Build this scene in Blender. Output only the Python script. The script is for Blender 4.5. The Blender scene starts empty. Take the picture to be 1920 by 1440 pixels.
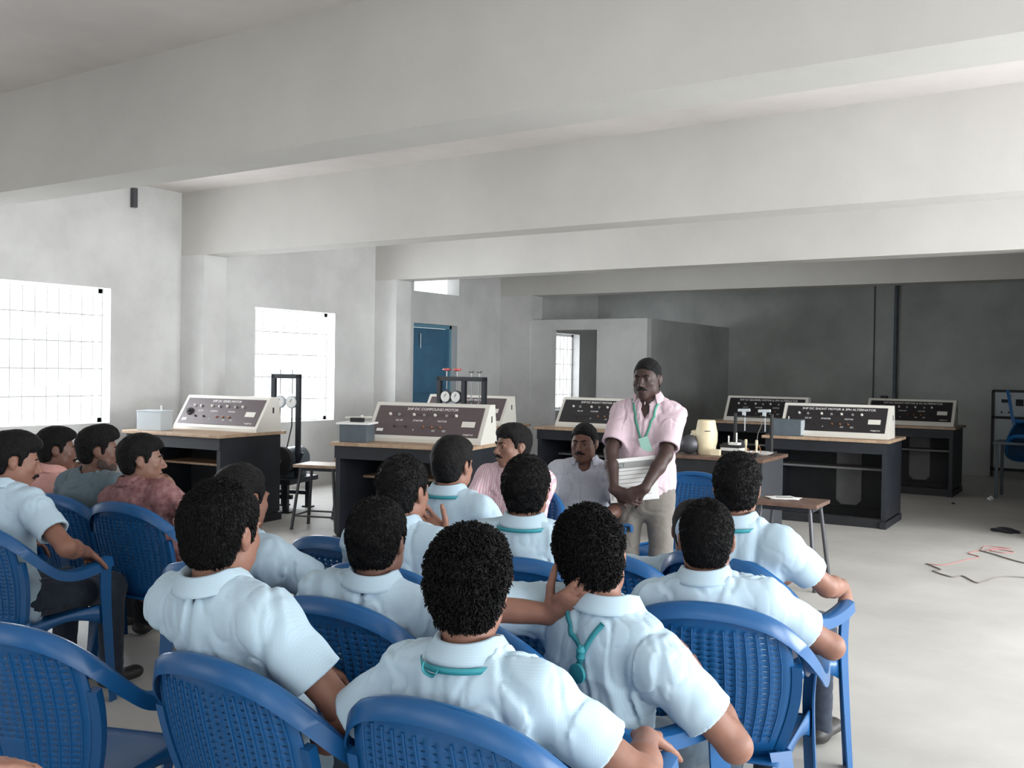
import bpy, bmesh, math, random
import numpy as np
from mathutils import Vector, Matrix
random.seed(7); RNG = np.random.RandomState(11)
PI = math.pi
sc = bpy.context.scene
COL = sc.collection

# ------------------------------------------------------------------ camera
FPX, YAW, PITCH, ROLL, EYE = 1851.0, 0.5839, -0.0140, 0.0154, 1.5
cam_d = bpy.data.cameras.new('camera'); cam = bpy.data.objects.new('camera', cam_d); COL.objects.link(cam)
cam_d.sensor_fit = 'HORIZONTAL'; cam_d.sensor_width = 36.0; cam_d.lens = 36.0 * FPX / 1920.0
cam_d.clip_start = 0.05; cam_d.clip_end = 200
Fw = Vector((-math.sin(YAW) * math.cos(PITCH), math.cos(YAW) * math.cos(PITCH), math.sin(PITCH)))
Rh = Vector((math.cos(YAW), math.sin(YAW), 0)); Uh = Rh.cross(Fw)
R3 = Rh * math.cos(ROLL) + Uh * math.sin(ROLL); U3 = Uh * math.cos(ROLL) - Rh * math.sin(ROLL)
cm = Matrix((R3, U3, -Fw)).transposed().to_4x4(); cm.translation = Vector((0, 0, EYE))
cam.matrix_world = cm
sc.camera = cam
sc.view_settings.view_transform = 'Standard'; sc.view_settings.look = 'None'
sc.view_settings.gamma = 1; sc.view_settings.use_curve_mapping = False
sc.view_settings.exposure = -0.62
sc.cycles.use_denoising = True
sc.cycles.max_bounces = 8; sc.cycles.diffuse_bounces = 6; sc.cycles.glossy_bounces = 3
sc.cycles.sample_clamp_indirect = 6; sc.cycles.caustics_reflective = False; sc.cycles.caustics_refractive = False

# ------------------------------------------------------------------ daylight
world = bpy.data.worlds.new('overcast_sky'); sc.world = world; world.use_nodes = True
bg = world.node_tree.nodes['Background']; bg.inputs[0].default_value = (0.93, 0.97, 1.0, 1); bg.inputs[1].default_value = 3.0

def area(name, loc, rot, sx, sy, power, color):
    l = bpy.data.lights.new(name, 'AREA'); l.shape = 'RECTANGLE'; l.size = sx; l.size_y = sy
    l.energy = power; l.color = color
    o = bpy.data.objects.new(name, l); COL.objects.link(o); o.location = loc; o.rotation_euler = rot
    return o
# daylight entering through the window openings (each lamp fills one opening of the walls)
for wy, pw in ((-1.2, 60), (1.9, 270), (5.1, 420), (8.0, 470)):
    area('window_daylight', (4.05, wy, 1.6), (0, PI / 2, 0), 1.7, 2.4, pw, (0.93, 0.97, 1.0))
for wx in (-6.6, -3.2, 0.2, 3.0):
    area('window_daylight', (wx, -3.55, 1.7), (PI / 2, 0, 0), 2.2, 1.7, 16, (0.95, 0.98, 1.0))
for wy, wz, hy, hz in ((5.4, 1.57, 1.9, 1.6), (8.75, 1.5, 1.6, 1.6), (15.3, 1.48, 1.5, 1.6)):
    area('window_daylight', (-9.32, wy, wz), (0, -PI / 2, 0), hz, hy, 190 if wy < 12 else 30, (0.9, 0.95, 1.0))

# ------------------------------------------------------------------ materials
def mat(name, color, rough=0.6, metal=0.0, noise=0.0, nscale=8.0, bump=0.0, bscale=60.0, spec=0.5, col2=None, sheen=0.0):
    m = bpy.data.materials.new(name); m.use_nodes = True
    nt = m.node_tree; b = nt.nodes['Principled BSDF']
    b.inputs['Roughness'].default_value = rough; b.inputs['Metallic'].default_value = metal
    b.inputs['Specular IOR Level'].default_value = spec
    b.inputs['Base Color'].default_value = (*color, 1)
    if sheen: b.inputs['Sheen Weight'].default_value = sheen
    if noise or col2:
        tc = nt.nodes.new('ShaderNodeTexCoord'); n = nt.nodes.new('ShaderNodeTexNoise')
        n.inputs['Scale'].default_value = nscale; n.inputs['Detail'].default_value = 6; n.inputs['Roughness'].default_value = 0.6
        nt.links.new(tc.outputs['Object'], n.inputs['Vector'])
        r = nt.nodes.new('ShaderNodeValToRGB'); nt.links.new(n.outputs['Fac'], r.inputs['Fac'])
        c2 = col2 if col2 else tuple(c * (1 - noise) for c in color)
        c1 = color if col2 else tuple(min(1, c * (1 + noise * 0.5)) for c in color)
        r.color_ramp.elements[0].position = 0.35; r.color_ramp.elements[0].color = (*c2, 1)
        r.color_ramp.elements[1].position = 0.68; r.color_ramp.elements[1].color = (*c1, 1)
        nt.links.new(r.outputs['Color'], b.inputs['Base Color'])
    if bump:
        tc = nt.nodes.new('ShaderNodeTexCoord'); n = nt.nodes.new('ShaderNodeTexNoise')
        n.inputs['Scale'].default_value = bscale; n.inputs['Detail'].default_value = 4
        nt.links.new(tc.outputs['Object'], n.inputs['Vector'])
        bp = nt.nodes.new('ShaderNodeBump'); bp.inputs['Strength'].default_value = bump; bp.inputs['Distance'].default_value = 0.01
        nt.links.new(n.outputs['Fac'], bp.inputs['Height']); nt.links.new(bp.outputs['Normal'], b.inputs['Normal'])
    return m

def stripe_mat(name, c1, c2, scale, axis='X', width=0.5, check=False, rough=0.8):
    m = bpy.data.materials.new(name); m.use_nodes = True
    nt = m.node_tree; b = nt.nodes['Principled BSDF']; b.inputs['Roughness'].default_value = rough
    b.inputs['Specular IOR Level'].default_value = 0.2
    tc = nt.nodes.new('ShaderNodeTexCoord'); sp = nt.nodes.new('ShaderNodeSeparateXYZ'); nt.links.new(tc.outputs['Object'], sp.inputs[0])
    def line(ax):
        mu = nt.nodes.new('ShaderNodeMath'); mu.operation = 'MULTIPLY'; mu.inputs[1].default_value = scale; nt.links.new(sp.outputs[ax], mu.inputs[0])
        fr = nt.nodes.new('ShaderNodeMath'); fr.operation = 'FRACT'; nt.links.new(mu.outputs[0], fr.inputs[0])
        lt = nt.nodes.new('ShaderNodeMath'); lt.operation = 'LESS_THAN'; lt.inputs[1].default_value = width; nt.links.new(fr.outputs[0], lt.inputs[0])
        return lt
    a = line(axis)
    if check:
        b2 = line('Z'); mx = nt.nodes.new('ShaderNodeMath'); mx.operation = 'ADD'; nt.links.new(a.outputs[0], mx.inputs[0]); nt.links.new(b2.outputs[0], mx.inputs[1])
        dv = nt.nodes.new('ShaderNodeMath'); dv.operation = 'MULTIPLY'; dv.inputs[1].default_value = 0.5; nt.links.new(mx.outputs[0], dv.inputs[0]); a = dv
    mix = nt.nodes.new('ShaderNodeMix'); mix.data_type = 'RGBA'
    mix.inputs[6].default_value = (*c1, 1); mix.inputs[7].default_value = (*c2, 1)
    nt.links.new(a.outputs[0], mix.inputs[0]); nt.links.new(mix.outputs[2], b.inputs['Base Color'])
    return m

M = {}
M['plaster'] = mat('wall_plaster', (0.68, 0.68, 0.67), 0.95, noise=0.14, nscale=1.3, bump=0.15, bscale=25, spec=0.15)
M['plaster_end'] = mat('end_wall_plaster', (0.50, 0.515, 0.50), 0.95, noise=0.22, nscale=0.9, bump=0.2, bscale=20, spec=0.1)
M['beam'] = mat('beam_plaster', (0.61, 0.595, 0.565), 0.95, noise=0.07, nscale=1.0, bump=0.12, bscale=22, spec=0.15)
M['slab'] = mat('slab_concrete', (0.72, 0.68, 0.66), 0.95, noise=0.12, nscale=0.8, bump=0.1, bscale=20, spec=0.1)
M['floor'] = mat('cement_floor', (0.55, 0.54, 0.51), 0.55, noise=0.14, nscale=1.1, bump=0.08, bscale=30, spec=0.35)
M['reveal'] = M['plaster']
M['blue'] = mat('blue_plastic', (0.009, 0.095, 0.27), 0.30, spec=0.5)
M['blue_dark'] = mat('dark_blue_plastic', (0.012, 0.045, 0.16), 0.38, spec=0.5)
M['black'] = mat('black_paint', (0.018, 0.019, 0.022), 0.5, noise=0.3, nscale=5)
M['navy'] = mat('navy_black_board', (0.015, 0.018, 0.025), 0.5, noise=0.3, nscale=4)
M['grey_panel'] = mat('grey_laminate', (0.23, 0.235, 0.235), 0.6, noise=0.1)
M['wood'] = mat('plywood_top', (0.50, 0.36, 0.24), 0.5, col2=(0.36, 0.24, 0.16), nscale=14)
M['wood_dark'] = mat('brown_wood_top', (0.20, 0.12, 0.085), 0.4, col2=(0.12, 0.07, 0.055), nscale=12)
M['cream'] = mat('cream_enamel', (0.72, 0.70, 0.64), 0.4)
M['face_brown'] = mat('brown_fascia', (0.10, 0.075, 0.08), 0.45)
M['face_black'] = mat('black_fascia', (0.018, 0.016, 0.018), 0.45)
M['white'] = mat('white_paint', (0.82, 0.82, 0.80), 0.5)
M['ink_white'] = mat('white_lettering', (0.85, 0.84, 0.82), 0.6)
M['ink_black'] = mat('black_lettering', (0.05, 0.06, 0.06), 0.6)
M['ink_green'] = mat('dark_green_lettering', (0.03, 0.08, 0.06), 0.6)
M['ink_grey'] = mat('grey_print', (0.35, 0.36, 0.35), 0.7)
M['greybox'] = mat('grey_blue_enamel', (0.095, 0.12, 0.14), 0.5, noise=0.15)
M['greybox2'] = mat('pale_grey_enamel', (0.55, 0.60, 0.63), 0.45)
M['table_side'] = mat('dark_grey_laminate', (0.05, 0.055, 0.062), 0.5)
M['belt'] = mat('dark_leather_belt', (0.03, 0.022, 0.018), 0.5)
M['steel'] = mat('steel', (0.45, 0.46, 0.47), 0.35, metal=0.8)
M['darksteel'] = mat('dark_steel', (0.10, 0.10, 0.11), 0.45, metal=0.6)
M['red'] = mat('red_plastic', (0.65, 0.10, 0.09), 0.4)
M['paper'] = mat('paper', (0.86, 0.86, 0.85), 0.8)
M['cream_plastic'] = mat('cream_plastic', (0.80, 0.69, 0.47), 0.45, noise=0.12, nscale=10)
M['rubber'] = mat('black_rubber', (0.02, 0.02, 0.022), 0.7)
M['copper'] = mat('copper_wire', (0.45, 0.20, 0.09), 0.4, metal=0.6)
M['blue_door'] = mat('blue_door_paint', (0.055, 0.16, 0.27), 0.45, noise=0.2, nscale=3)
M['blue_frame'] = mat('light_blue_frame_paint', (0.14, 0.30, 0.40), 0.5)
M['grille'] = mat('grille_paint', (0.35, 0.35, 0.35), 0.5)
M['frame_white'] = mat('window_frame_paint', (0.85, 0.85, 0.85), 0.5)
M['hair'] = mat('black_hair', (0.006, 0.0055, 0.006), 0.6, noise=0.35, nscale=60, bump=0.9, bscale=140, spec=0.18)
M['hair_far'] = mat('black_short_hair', (0.018, 0.016, 0.018), 0.65, bump=0.8, bscale=160, spec=0.3)
M['stubble'] = mat('dark_stubble', (0.055, 0.034, 0.028), 0.8, noise=0.4, nscale=120)
M['eye'] = mat('eye_white', (0.38, 0.34, 0.32), 0.35)
M['iris'] = mat('dark_iris', (0.02, 0.012, 0.01), 0.2)
M['lanyard'] = mat('teal_lanyard', (0.03, 0.27, 0.32), 0.6)
M['lanyard_green'] = mat('green_lanyard', (0.06, 0.28, 0.20), 0.6)
M['shoe'] = mat('dark_shoe', (0.03, 0.028, 0.028), 0.5)
M['red_wire'] = mat('pink_wire', (0.42, 0.20, 0.19), 0.6)
M['grey_wire'] = mat('grey_brown_wire', (0.22, 0.20, 0.18), 0.6)
M['glass_card'] = mat('badge_card', (0.35, 0.62, 0.52), 0.3)
def skin(name, c): return mat(name, c, 0.5, noise=0.12, nscale=25, spec=0.4)
M['skin_a'] = skin('brown_skin', (0.27, 0.13, 0.09))
M['skin_b'] = skin('mid_brown_skin', (0.15, 0.073, 0.052))
M['skin_c'] = skin('dark_brown_skin', (0.055, 0.030, 0.025))
M['skin_d'] = skin('light_brown_skin', (0.23, 0.12, 0.085))
def cloth(name, c, n=0.05): return mat(name, c, 0.85, noise=n, nscale=30, bump=0.12, bscale=220, spec=0.15, sheen=0.15)
M['shirt'] = stripe_mat('pale_blue_checked_cotton', (0.50, 0.64, 0.74), (0.43, 0.58, 0.69), 220, check=True, width=0.3)
M['shirt2'] = stripe_mat('pale_blue_cotton', (0.46, 0.59, 0.69), (0.40, 0.54, 0.65), 200, check=True, width=0.3)
M['pink_stripe'] = stripe_mat('pink_striped_cotton', (0.62, 0.34, 0.40), (0.66, 0.58, 0.62), 75, width=0.55)
M['maroon_pattern'] = mat('maroon_patterned_cotton', (0.16, 0.055, 0.06), 0.85, col2=(0.30, 0.16, 0.16), nscale=38)
M['slate'] = cloth('slate_green_cotton', (0.12, 0.17, 0.20))
M['salmon'] = cloth('salmon_cotton', (0.62, 0.33, 0.30))
M['greyblue'] = stripe_mat('grey_white_striped_cotton', (0.46, 0.49, 0.56), (0.56, 0.58, 0.65), 90, width=0.3)
M['pink'] = cloth('pale_pink_cotton', (0.60, 0.47, 0.52))
M['denim'] = cloth('dark_denim', (0.035, 0.045, 0.065), 0.2)
M['denim2'] = cloth('grey_blue_denim', (0.06, 0.085, 0.11), 0.2)
M['khaki'] = cloth('grey_khaki_twill', (0.20, 0.185, 0.165), 0.12)
M['black_cloth'] = cloth('black_trousers_cloth', (0.018, 0.018, 0.022), 0.2)

# ------------------------------------------------------------------ object helpers
def tag(o, label=None, cat=None, group=None, kind=None):
    if label: o['label'] = label
    if cat: o['category'] = cat
    if group: o['group'] = group
    if kind: o['kind'] = kind
    return o
def empty(name, loc=(0, 0, 0), rz=0.0):
    o = bpy.data.objects.new(name, None); COL.objects.link(o); o.location = loc; o.rotation_euler = (0, 0, rz)
    o.empty_display_size = 0.1
    return o
def link_mesh(name, me, m, parent=None, smooth=False):
    o = bpy.data.objects.new(name, me); COL.objects.link(o)
    if m is not None:
        for mm in (m if isinstance(m, (list, tuple)) else [m]): me.materials.append(mm)
    if smooth and len(me.polygons):
        me.polygons.foreach_set('use_smooth', [True] * len(me.polygons))
    if parent is not None: o.parent = parent
    return o
class MB:
    """collects solids in one bmesh"""
    def __init__(s): s.bm = bmesh.new()
    def box(s, c, d, rz=0.0, rx=0.0, ry=0.0, bev=0.0):
        r = bmesh.ops.create_cube(s.bm, size=1.0); vs = r['verts']
        bmesh.ops.scale(s.bm, vec=d, verts=vs)
        if bev > 0:
            es = list({e for v in vs for e in v.link_edges})
            rr = bmesh.ops.bevel(s.bm, geom=es, offset=bev, segments=2, affect='EDGES', profile=0.7)
            vs = list({v for f in rr['faces'] for v in f.verts} | {v for v in vs if v.is_valid})
        Rm = Matrix.Rotation(rz, 4, 'Z') @ Matrix.Rotation(ry, 4, 'Y') @ Matrix.Rotation(rx, 4, 'X')
        bmesh.ops.transform(s.bm, matrix=Matrix.Translation(c) @ Rm, verts=vs)
        return s
    def cyl(s, a, b, r1, r2=None, seg=16, caps=True):
        a = Vector(a); b = Vector(b); r2 = r1 if r2 is None else r2; d = b - a
        q = d.to_track_quat('Z', 'Y').to_matrix().to_4x4()
        bmesh.ops.create_cone(s.bm, cap_ends=caps, segments=seg, radius1=r1, radius2=r2, depth=d.length, matrix=Matrix.Translation((a + b) / 2) @ q)
        return s
    def lathe(s, c, prof, seg=24, axis=(0, 0, 1)):
        q = Vector(axis).to_track_quat('Z', 'Y').to_matrix(); c = Vector(c); rings = []
        for r, z in prof:
            rings.append([s.bm.verts.new(c + q @ Vector((r * math.cos(2 * PI * i / seg), r * math.sin(2 * PI * i / seg), z))) for i in range(seg)])
        for A, B in zip(rings, rings[1:]):
            for i in range(seg): s.bm.faces.new((A[i], A[(i + 1) % seg], B[(i + 1) % seg], B[i]))
        s.bm.faces.new(rings[0][::-1]); s.bm.faces.new(rings[-1])
        return s
    def tube(s, pts, r, seg=8):
        pts = [Vector(p) for p in pts]; rings = []
        n0 = None
        for i, p in enumerate(pts):
            t = (pts[min(i + 1, len(pts) - 1)] - pts[max(i - 1, 0)]).normalized()
            if n0 is None: n0 = t.orthogonal().normalized()
            n0 = (n0 - t * n0.dot(t)).normalized(); b0 = t.cross(n0)
            rr = r[i] if isinstance(r, (list, tuple)) else r
            rings.append([s.bm.verts.new(p + (n0 * math.cos(2 * PI * k / seg) + b0 * math.sin(2 * PI * k / seg)) * rr) for k in range(seg)])
        for A, B in zip(rings, rings[1:]):
            for k in range(seg): s.bm.faces.new((A[k], A[(k + 1) % seg], B[(k + 1) % seg], B[k]))
        s.bm.faces.new(rings[0][::-1]); s.bm.faces.new(rings[-1])
        return s
    def prism(s, poly, a, b, axis='X'):
        """extrude a 2D polygon along an axis from a to b; poly coords are the two other axes in order"""
        def P(u, v, w):
            return {'X': (w, u, v), 'Y': (u, w, v), 'Z': (u, v, w)}[axis]
        A = [s.bm.verts.new(P(u, v, a)) for u, v in poly]; B = [s.bm.verts.new(P(u, v, b)) for u, v in poly]
        n = len(poly)
        for i in range(n): s.bm.faces.new((A[i], A[(i + 1) % n], B[(i + 1) % n], B[i]))
        s.bm.faces.new(A[::-1]); s.bm.faces.new(B)
        return s
    def build(s, name, m, parent=None, smooth=False, label=None):
        bmesh.ops.recalc_face_normals(s.bm, faces=s.bm.faces)
        me = bpy.data.meshes.new(name); s.bm.to_mesh(me); s.bm.free()
        o = link_mesh(name, me, m, parent, smooth)
        if smooth:
            try: me.set_sharp_from_angle(angle=0.7)
            except Exception: pass
        if label: o['label'] = label
        return o
def copy_tree(o, parent=None):
    c = o.copy(); COL.objects.link(c)
    if parent is not None: c.parent = parent
    for ch in o.children: copy_tree(ch, c)
    return c
def struct(name, mb, m): return tag(mb.build(name, m), kind='structure')
def text_mesh(name, body, size, m, parent, loc, rot, align='CENTER', ext=0.0008):
    cu = bpy.data.curves.new(name, 'FONT'); cu.body = body; cu.size = size; cu.align_x = align; cu.extrude = ext
    t = bpy.data.objects.new(name, cu); COL.objects.link(t)
    dg = bpy.context.evaluated_depsgraph_get(); me = bpy.data.meshes.new_from_object(t.evaluated_get(dg))
    bpy.data.objects.remove(t); bpy.data.curves.remove(cu)
    me.name = name; o = link_mesh(name, me, m, parent); o.location = loc; o.rotation_euler = rot
    return o
def plan(a, d, z=0.0):
    """seating plan frame: a to the right, d away from the viewer's end of the room"""
    return Vector((a * math.cos(YAW) - d * math.sin(YAW), a * math.sin(YAW) + d * math.cos(YAW), z))

# ------------------------------------------------------------------ the room
XL, XR, YB, YE = -9.0, 4.0, -3.5, 16.55
ZS, ZB = 3.38, 2.69
def wall_grid(name, axis, at0, at1, lo, hi, z0, z1, holes, m):
    """a wall between at0..at1 on its own axis, running lo..hi, with rectangular openings (a,b,za,zb)"""
    us = sorted({lo, hi, *[h[0] for h in holes], *[h[1] for h in holes]}); zs = sorted({z0, z1, *[h[2] for h in holes], *[h[3] for h in holes]})
    mb = MB()
    for u0, u1 in zip(us, us[1:]):
        run = None
        for w0, w1 in zip(zs, zs[1:]):
            uc, zc = (u0 + u1) / 2, (w0 + w1) / 2
            if any(h[0] < uc < h[1] and h[2] < zc < h[3] for h in holes): continue
            c = ((at0 + at1) / 2, uc, zc) if axis == 'X' else (uc, (at0 + at1) / 2, zc)
            d = (at1 - at0, u1 - u0, w1 - w0) if axis == 'X' else (u1 - u0, at1 - at0, w1 - w0)
            mb.box(c, d)
    bmesh.ops.remove_doubles(mb.bm, verts=mb.bm.verts, dist=1e-4)
    return struct(name, mb, m)
WIN = [(4.55, 6.16, 0.90, 2.27), (8.08, 9.43, 0.82, 2.20), (14.62, 15.86, 0.80, 2.17)]
wall_grid('wall_left', 'X', XL - 0.23, XL, YB, YE, 0, ZS, WIN + [(11.04, 12.09, 0, 2.16), (11.04, 12.12, 2.62, 3.05)] + [(0.3, 2.3, 0.9, 2.27)], M['plaster'])
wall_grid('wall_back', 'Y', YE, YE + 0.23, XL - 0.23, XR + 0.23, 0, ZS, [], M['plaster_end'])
wall_grid('wall_right', 'X', XR, XR + 0.23, YB, YE, 0, ZS, [(-2.5, 0.1, 0.75, 2.5), (0.6, 3.2, 0.75, 2.5), (3.8, 6.4, 0.75, 2.5), (6.7, 9.3, 0.75, 2.5)], M['plaster'])
wall_grid('wall_front', 'Y', YB - 0.23, YB, XL - 0.23, XR + 0.23, 0, ZS, [(-7.7, -5.5, 0.85, 2.55), (-4.3, -2.1, 0.85, 2.55), (-0.9, 1.3, 0.85, 2.55), (1.9, 3.8, 0.85, 2.55)], M['plaster'])
struct('floor', MB().box(((XL + XR) / 2, (YB + YE) / 2, -0.1), (XR - XL + 0.46, YE - YB + 0.46, 0.2)), M['floor'])
struct('ceiling', MB().box(((XL + XR) / 2, (YB + YE) / 2, ZS + 0.08), (XR - XL + 0.46, YE - YB + 0.46, 0.16)), M['slab'])
for i, (y0, y1) in enumerate(((0.62, 0.92), (3.80, 4.14), (7.02, 7.32), (10.20, 10.51), (13.25, 13.60))):
    struct('trim_%d' % (i + 1), MB().box(((XL + XR) / 2, (y0 + y1) / 2, (ZB + ZS) / 2), (XR - XL, y1 - y0, ZS - ZB)), M['beam'])
    w = -8.62 if i < 4 else -8.42
    struct('trim_%d' % (i + 6), MB().box(((XL + w) / 2, (y0 + y1) / 2, ZB / 2), (w - XL, y1 - y0, ZB)), M['plaster'])
# low partition room in the far left corner
wall_grid('wall_partition', 'Y', 13.27, 13.42, -8.42, -6.39, 0, 2.30, [(-8.04, -7.23, 0, 2.14)], M['plaster'])
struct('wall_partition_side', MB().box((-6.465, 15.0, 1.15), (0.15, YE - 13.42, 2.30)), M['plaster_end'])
struct('wall_added_for_shade', MB().box(((-0.86 + XR) / 2, 10.27, ZB / 2), (XR + 0.86, 0.15, ZB)), M['plaster'])  # unseen wall, added to keep window daylight off the far right floor
# end wall pipes
t = MB().cyl((-3.59, YE - 0.035, 0), (-3.59, YE - 0.035, ZS), 0.032).build('downpipe', M['greybox'], smooth=True)
tag(t, 'thick grey-green vertical pipe running down the far wall', 'pipe')
t = MB().cyl((-3.93, YE - 0.012, 0), (-3.93, YE - 0.012, ZS), 0.009, seg=8).build('conduit', M['greybox'], smooth=True)
tag(t, 'thin vertical conduit on the far wall, left of the thick pipe', 'pipe')
t = MB().box((-8.97, 6.40, 3.23), (0.05, 0.05, 0.20)).build('ceiling_conduit_stub', M['darksteel'])
tag(t, 'short dark conduit stub high on the left wall under the ceiling beam', 'conduit stub')

def window(n, y0, y1, z0, z1, x=XL - 0.17, nb=10, hbar=4):
    f = MB(); w = 0.045
    f.box((x, (y0 + y1) / 2, z0 + w / 2), (0.05, y1 - y0, w)); f.box((x, (y0 + y1) / 2, z1 - w / 2), (0.05, y1 - y0, w))
    f.box((x, y0 + w / 2, (z0 + z1) / 2), (0.05, w, z1 - z0)); f.box((x, y1 - w / 2, (z0 + z1) / 2), (0.05, w, z1 - z0))
    o = struct('window_%d' % n, f, M['frame_white'])
    g = MB(); gx = x + 0.05
    for i in range(1, nb): g.cyl((gx, y0 + (y1 - y0) * i / nb, z0 + 0.03), (gx, y0 + (y1 - y0) * i / nb, z1 - 0.03), 0.005, seg=6)
    for i in range(1, hbar + 1):
        g.box((gx, (y0 + y1) / 2, z0 + (z1 - z0) * i / (hbar + 1)), (0.005, y1 - y0 - 0.02, 0.008))
    g.build('window_grille', M['grille'], o)
window(1, *WIN[0][:2], *WIN[0][2:], nb=13); window(2, *WIN[1][:2], *WIN[1][2:], nb=12); window(3, *WIN[2][:2], *WIN[2][2:], nb=10)
# blue door at the left wall
d = struct('door_1', MB().box((XL - 0.15, 11.065, 1.08), (0.08, 0.05, 2.16)).box((XL - 0.15, 12.065, 1.08), (0.08, 0.05, 2.16)).box((XL - 0.15, 11.565, 2.135), (0.08, 1.05, 0.05)), M['blue_frame'])
lf = MB().box((XL - 0.17, 11.565, 1.055), (0.035, 0.95, 2.10), bev=0.004)
for zc in (0.55, 1.5): lf.box((XL - 0.148, 11.565, zc), (0.02, 0.70, 0.72), bev=0.006)
lf = lf.build('door_leaf', M['blue_door'], d)
MB().cyl((XL - 0.12, 11.35, 1.80), (XL - 0.12, 11.35, 2.02), 0.008).build('door_bolt', M['steel'], lf, smooth=True)


# ------------------------------------------------------------------ lab benches and their consoles
BW, BD, BH = 1.2, 0.85, 0.87
def bench(loc, rz, label):
    r = empty('lab_bench', loc, rz); tag(r, label, 'bench', 'black lab benches with plywood tops')
    MB().box((BW / 2, BD / 2, BH - 0.015), (BW + 0.06, BD + 0.06, 0.03), bev=0.006).build('tabletop', M['wood'], r)
    MB().box((BW / 2, 0.02, BH - 0.085), (BW, 0.03, 0.11)).build('apron', M['navy'], r)
    for x in (0.025, BW - 0.025):
        MB().box((x, BD / 2, (BH - 0.03) / 2 + 0.04), (0.045, BD - 0.04, BH - 0.12), bev=0.003).box((x, BD / 2, 0.035), (0.06, BD, 0.07)).build('side_panel', M['navy'], r)
    MB().box((BW / 2, BD - 0.05, 0.45), (BW - 0.08, 0.015, 0.82)).build('back_panel', M['black'], r)
    MB().prism([(0.55, 0.17), (0.60, 0.12), (0.76, 0.12), (0.81, 0.17), (0.81, 0.75), (0.55, 0.75)], BD - 0.075, BD - 0.06, 'Y').build('centre_panel', M['grey_panel'], r)
    MB().box((BW / 2 - 0.02, BD - 0.26, 0.54), (BW - 0.1, 0.34, 0.022), bev=0.004).build('shelf', M['wood'] if loc[1] < 8 else M['grey_panel'], r)
    MB().box((BW / 2, 0.06, 0.045), (BW - 0.02, 0.05, 0.09)).build('plinth', M['black'], r)
    MB().box((BW / 2, BD - 0.06, 0.045), (BW - 0.02, 0.05, 0.09)).build('plinth', M['black'], r)
    return r
CW = 1.08
def console(loc, rz, title, label, dark=True, knob_big=False):
    r = empty('control_console', loc, rz); tag(r, label, 'control panel', 'sloping electrical control consoles on the lab benches')
    MB().prism([(0, 0), (0, 0.03), (0.20, 0.33), (0.31, 0.33), (0.36, 0)], 0, CW, 'X').build('cabinet', M['cream'], r)
    MB().box((CW - 0.001, 0.235, 0.205), (0.008, 0.02, 0.055), bev=0.002).build('side_slot', M['rubber'], r)
    a = math.atan2(0.30, 0.20)
    f = MB().box((CW / 2, 0.178, 0.0), (CW - 0.075, 0.295, 0.012), bev=0.002).build('fascia', M['face_black'] if dark else M['face_brown'], r)
    f.location = (0, 0, 0.03); f.rotation_euler = (a, 0, 0)
    zt = 0.0065
    text_mesh('title_lettering', title, 0.036, M['ink_white'], f, (CW / 2 + 0.02, 0.283, zt), (0, 0, 0))
    for x, y, s in ((0.27, 0.17, 'DC I/P'), (0.45, 0.17, 'STARTER'), (0.68, 0.17, 'MOTOR')):
        text_mesh('label_lettering', s, 0.024, M['ink_white'], f, (x, y, zt), (0, 0, 0))
    for x, s in ((0.43, 'F'), (0.62, 'AC'), (0.72, 'DC')):
        text_mesh('label_lettering', s, 0.024, M['ink_white'], f, (x, 0.075, zt), (0, 0, 0))
    text_mesh('label_lettering', 'megatron', 0.024, M['ink_white'], f, (0.95, 0.05, zt), (0, 0, 0))
    MB().box((0.93, 0.155, 0.007), (0.12, 0.055, 0.006), bev=0.001).build('rating_plate', M['cream'], f)
    if not dark:
        MB().box((0.11, 0.075, 0.007), (0.06, 0.028, 0.006)).build('name_tag', M['ink_white'], f)
    for i, x in enumerate((0.17, 0.26, 0.40, 0.50, 0.60, 0.71, 0.80)):
        MB().lathe((x, 0.235 - 0.004 * (i % 2), 0.004), [(0.013, 0), (0.013, 0.012), (0.009, 0.014), (0.008, 0.022)], 12).build('switch_knob', M['steel'] if i % 2 else M['cream'], f, smooth=True)
    for x in (0.24, 0.35, 0.52, 0.60, 0.68):
        MB().lathe((x, 0.115, 0.004), [(0.010, 0), (0.010, 0.010), (0.006, 0.018)], 12).build('terminal_post', M['rubber'] if x < 0.5 else M['copper'], f, smooth=True)
    if knob_big:
        MB().lathe((0.14, 0.165, 0.004), [(0.04, 0), (0.038, 0.018), (0.02, 0.02), (0.018, 0.04)], 20).build('rotary_switch', M['rubber'], f, smooth=True)
    return r
def on_bench(loc, rz, dx, dy, dz=BH):
    c, s = math.cos(rz), math.sin(rz)
    return (loc[0] + c * dx - s * dy, loc[1] + s * dx + c * dy, dz)
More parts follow.
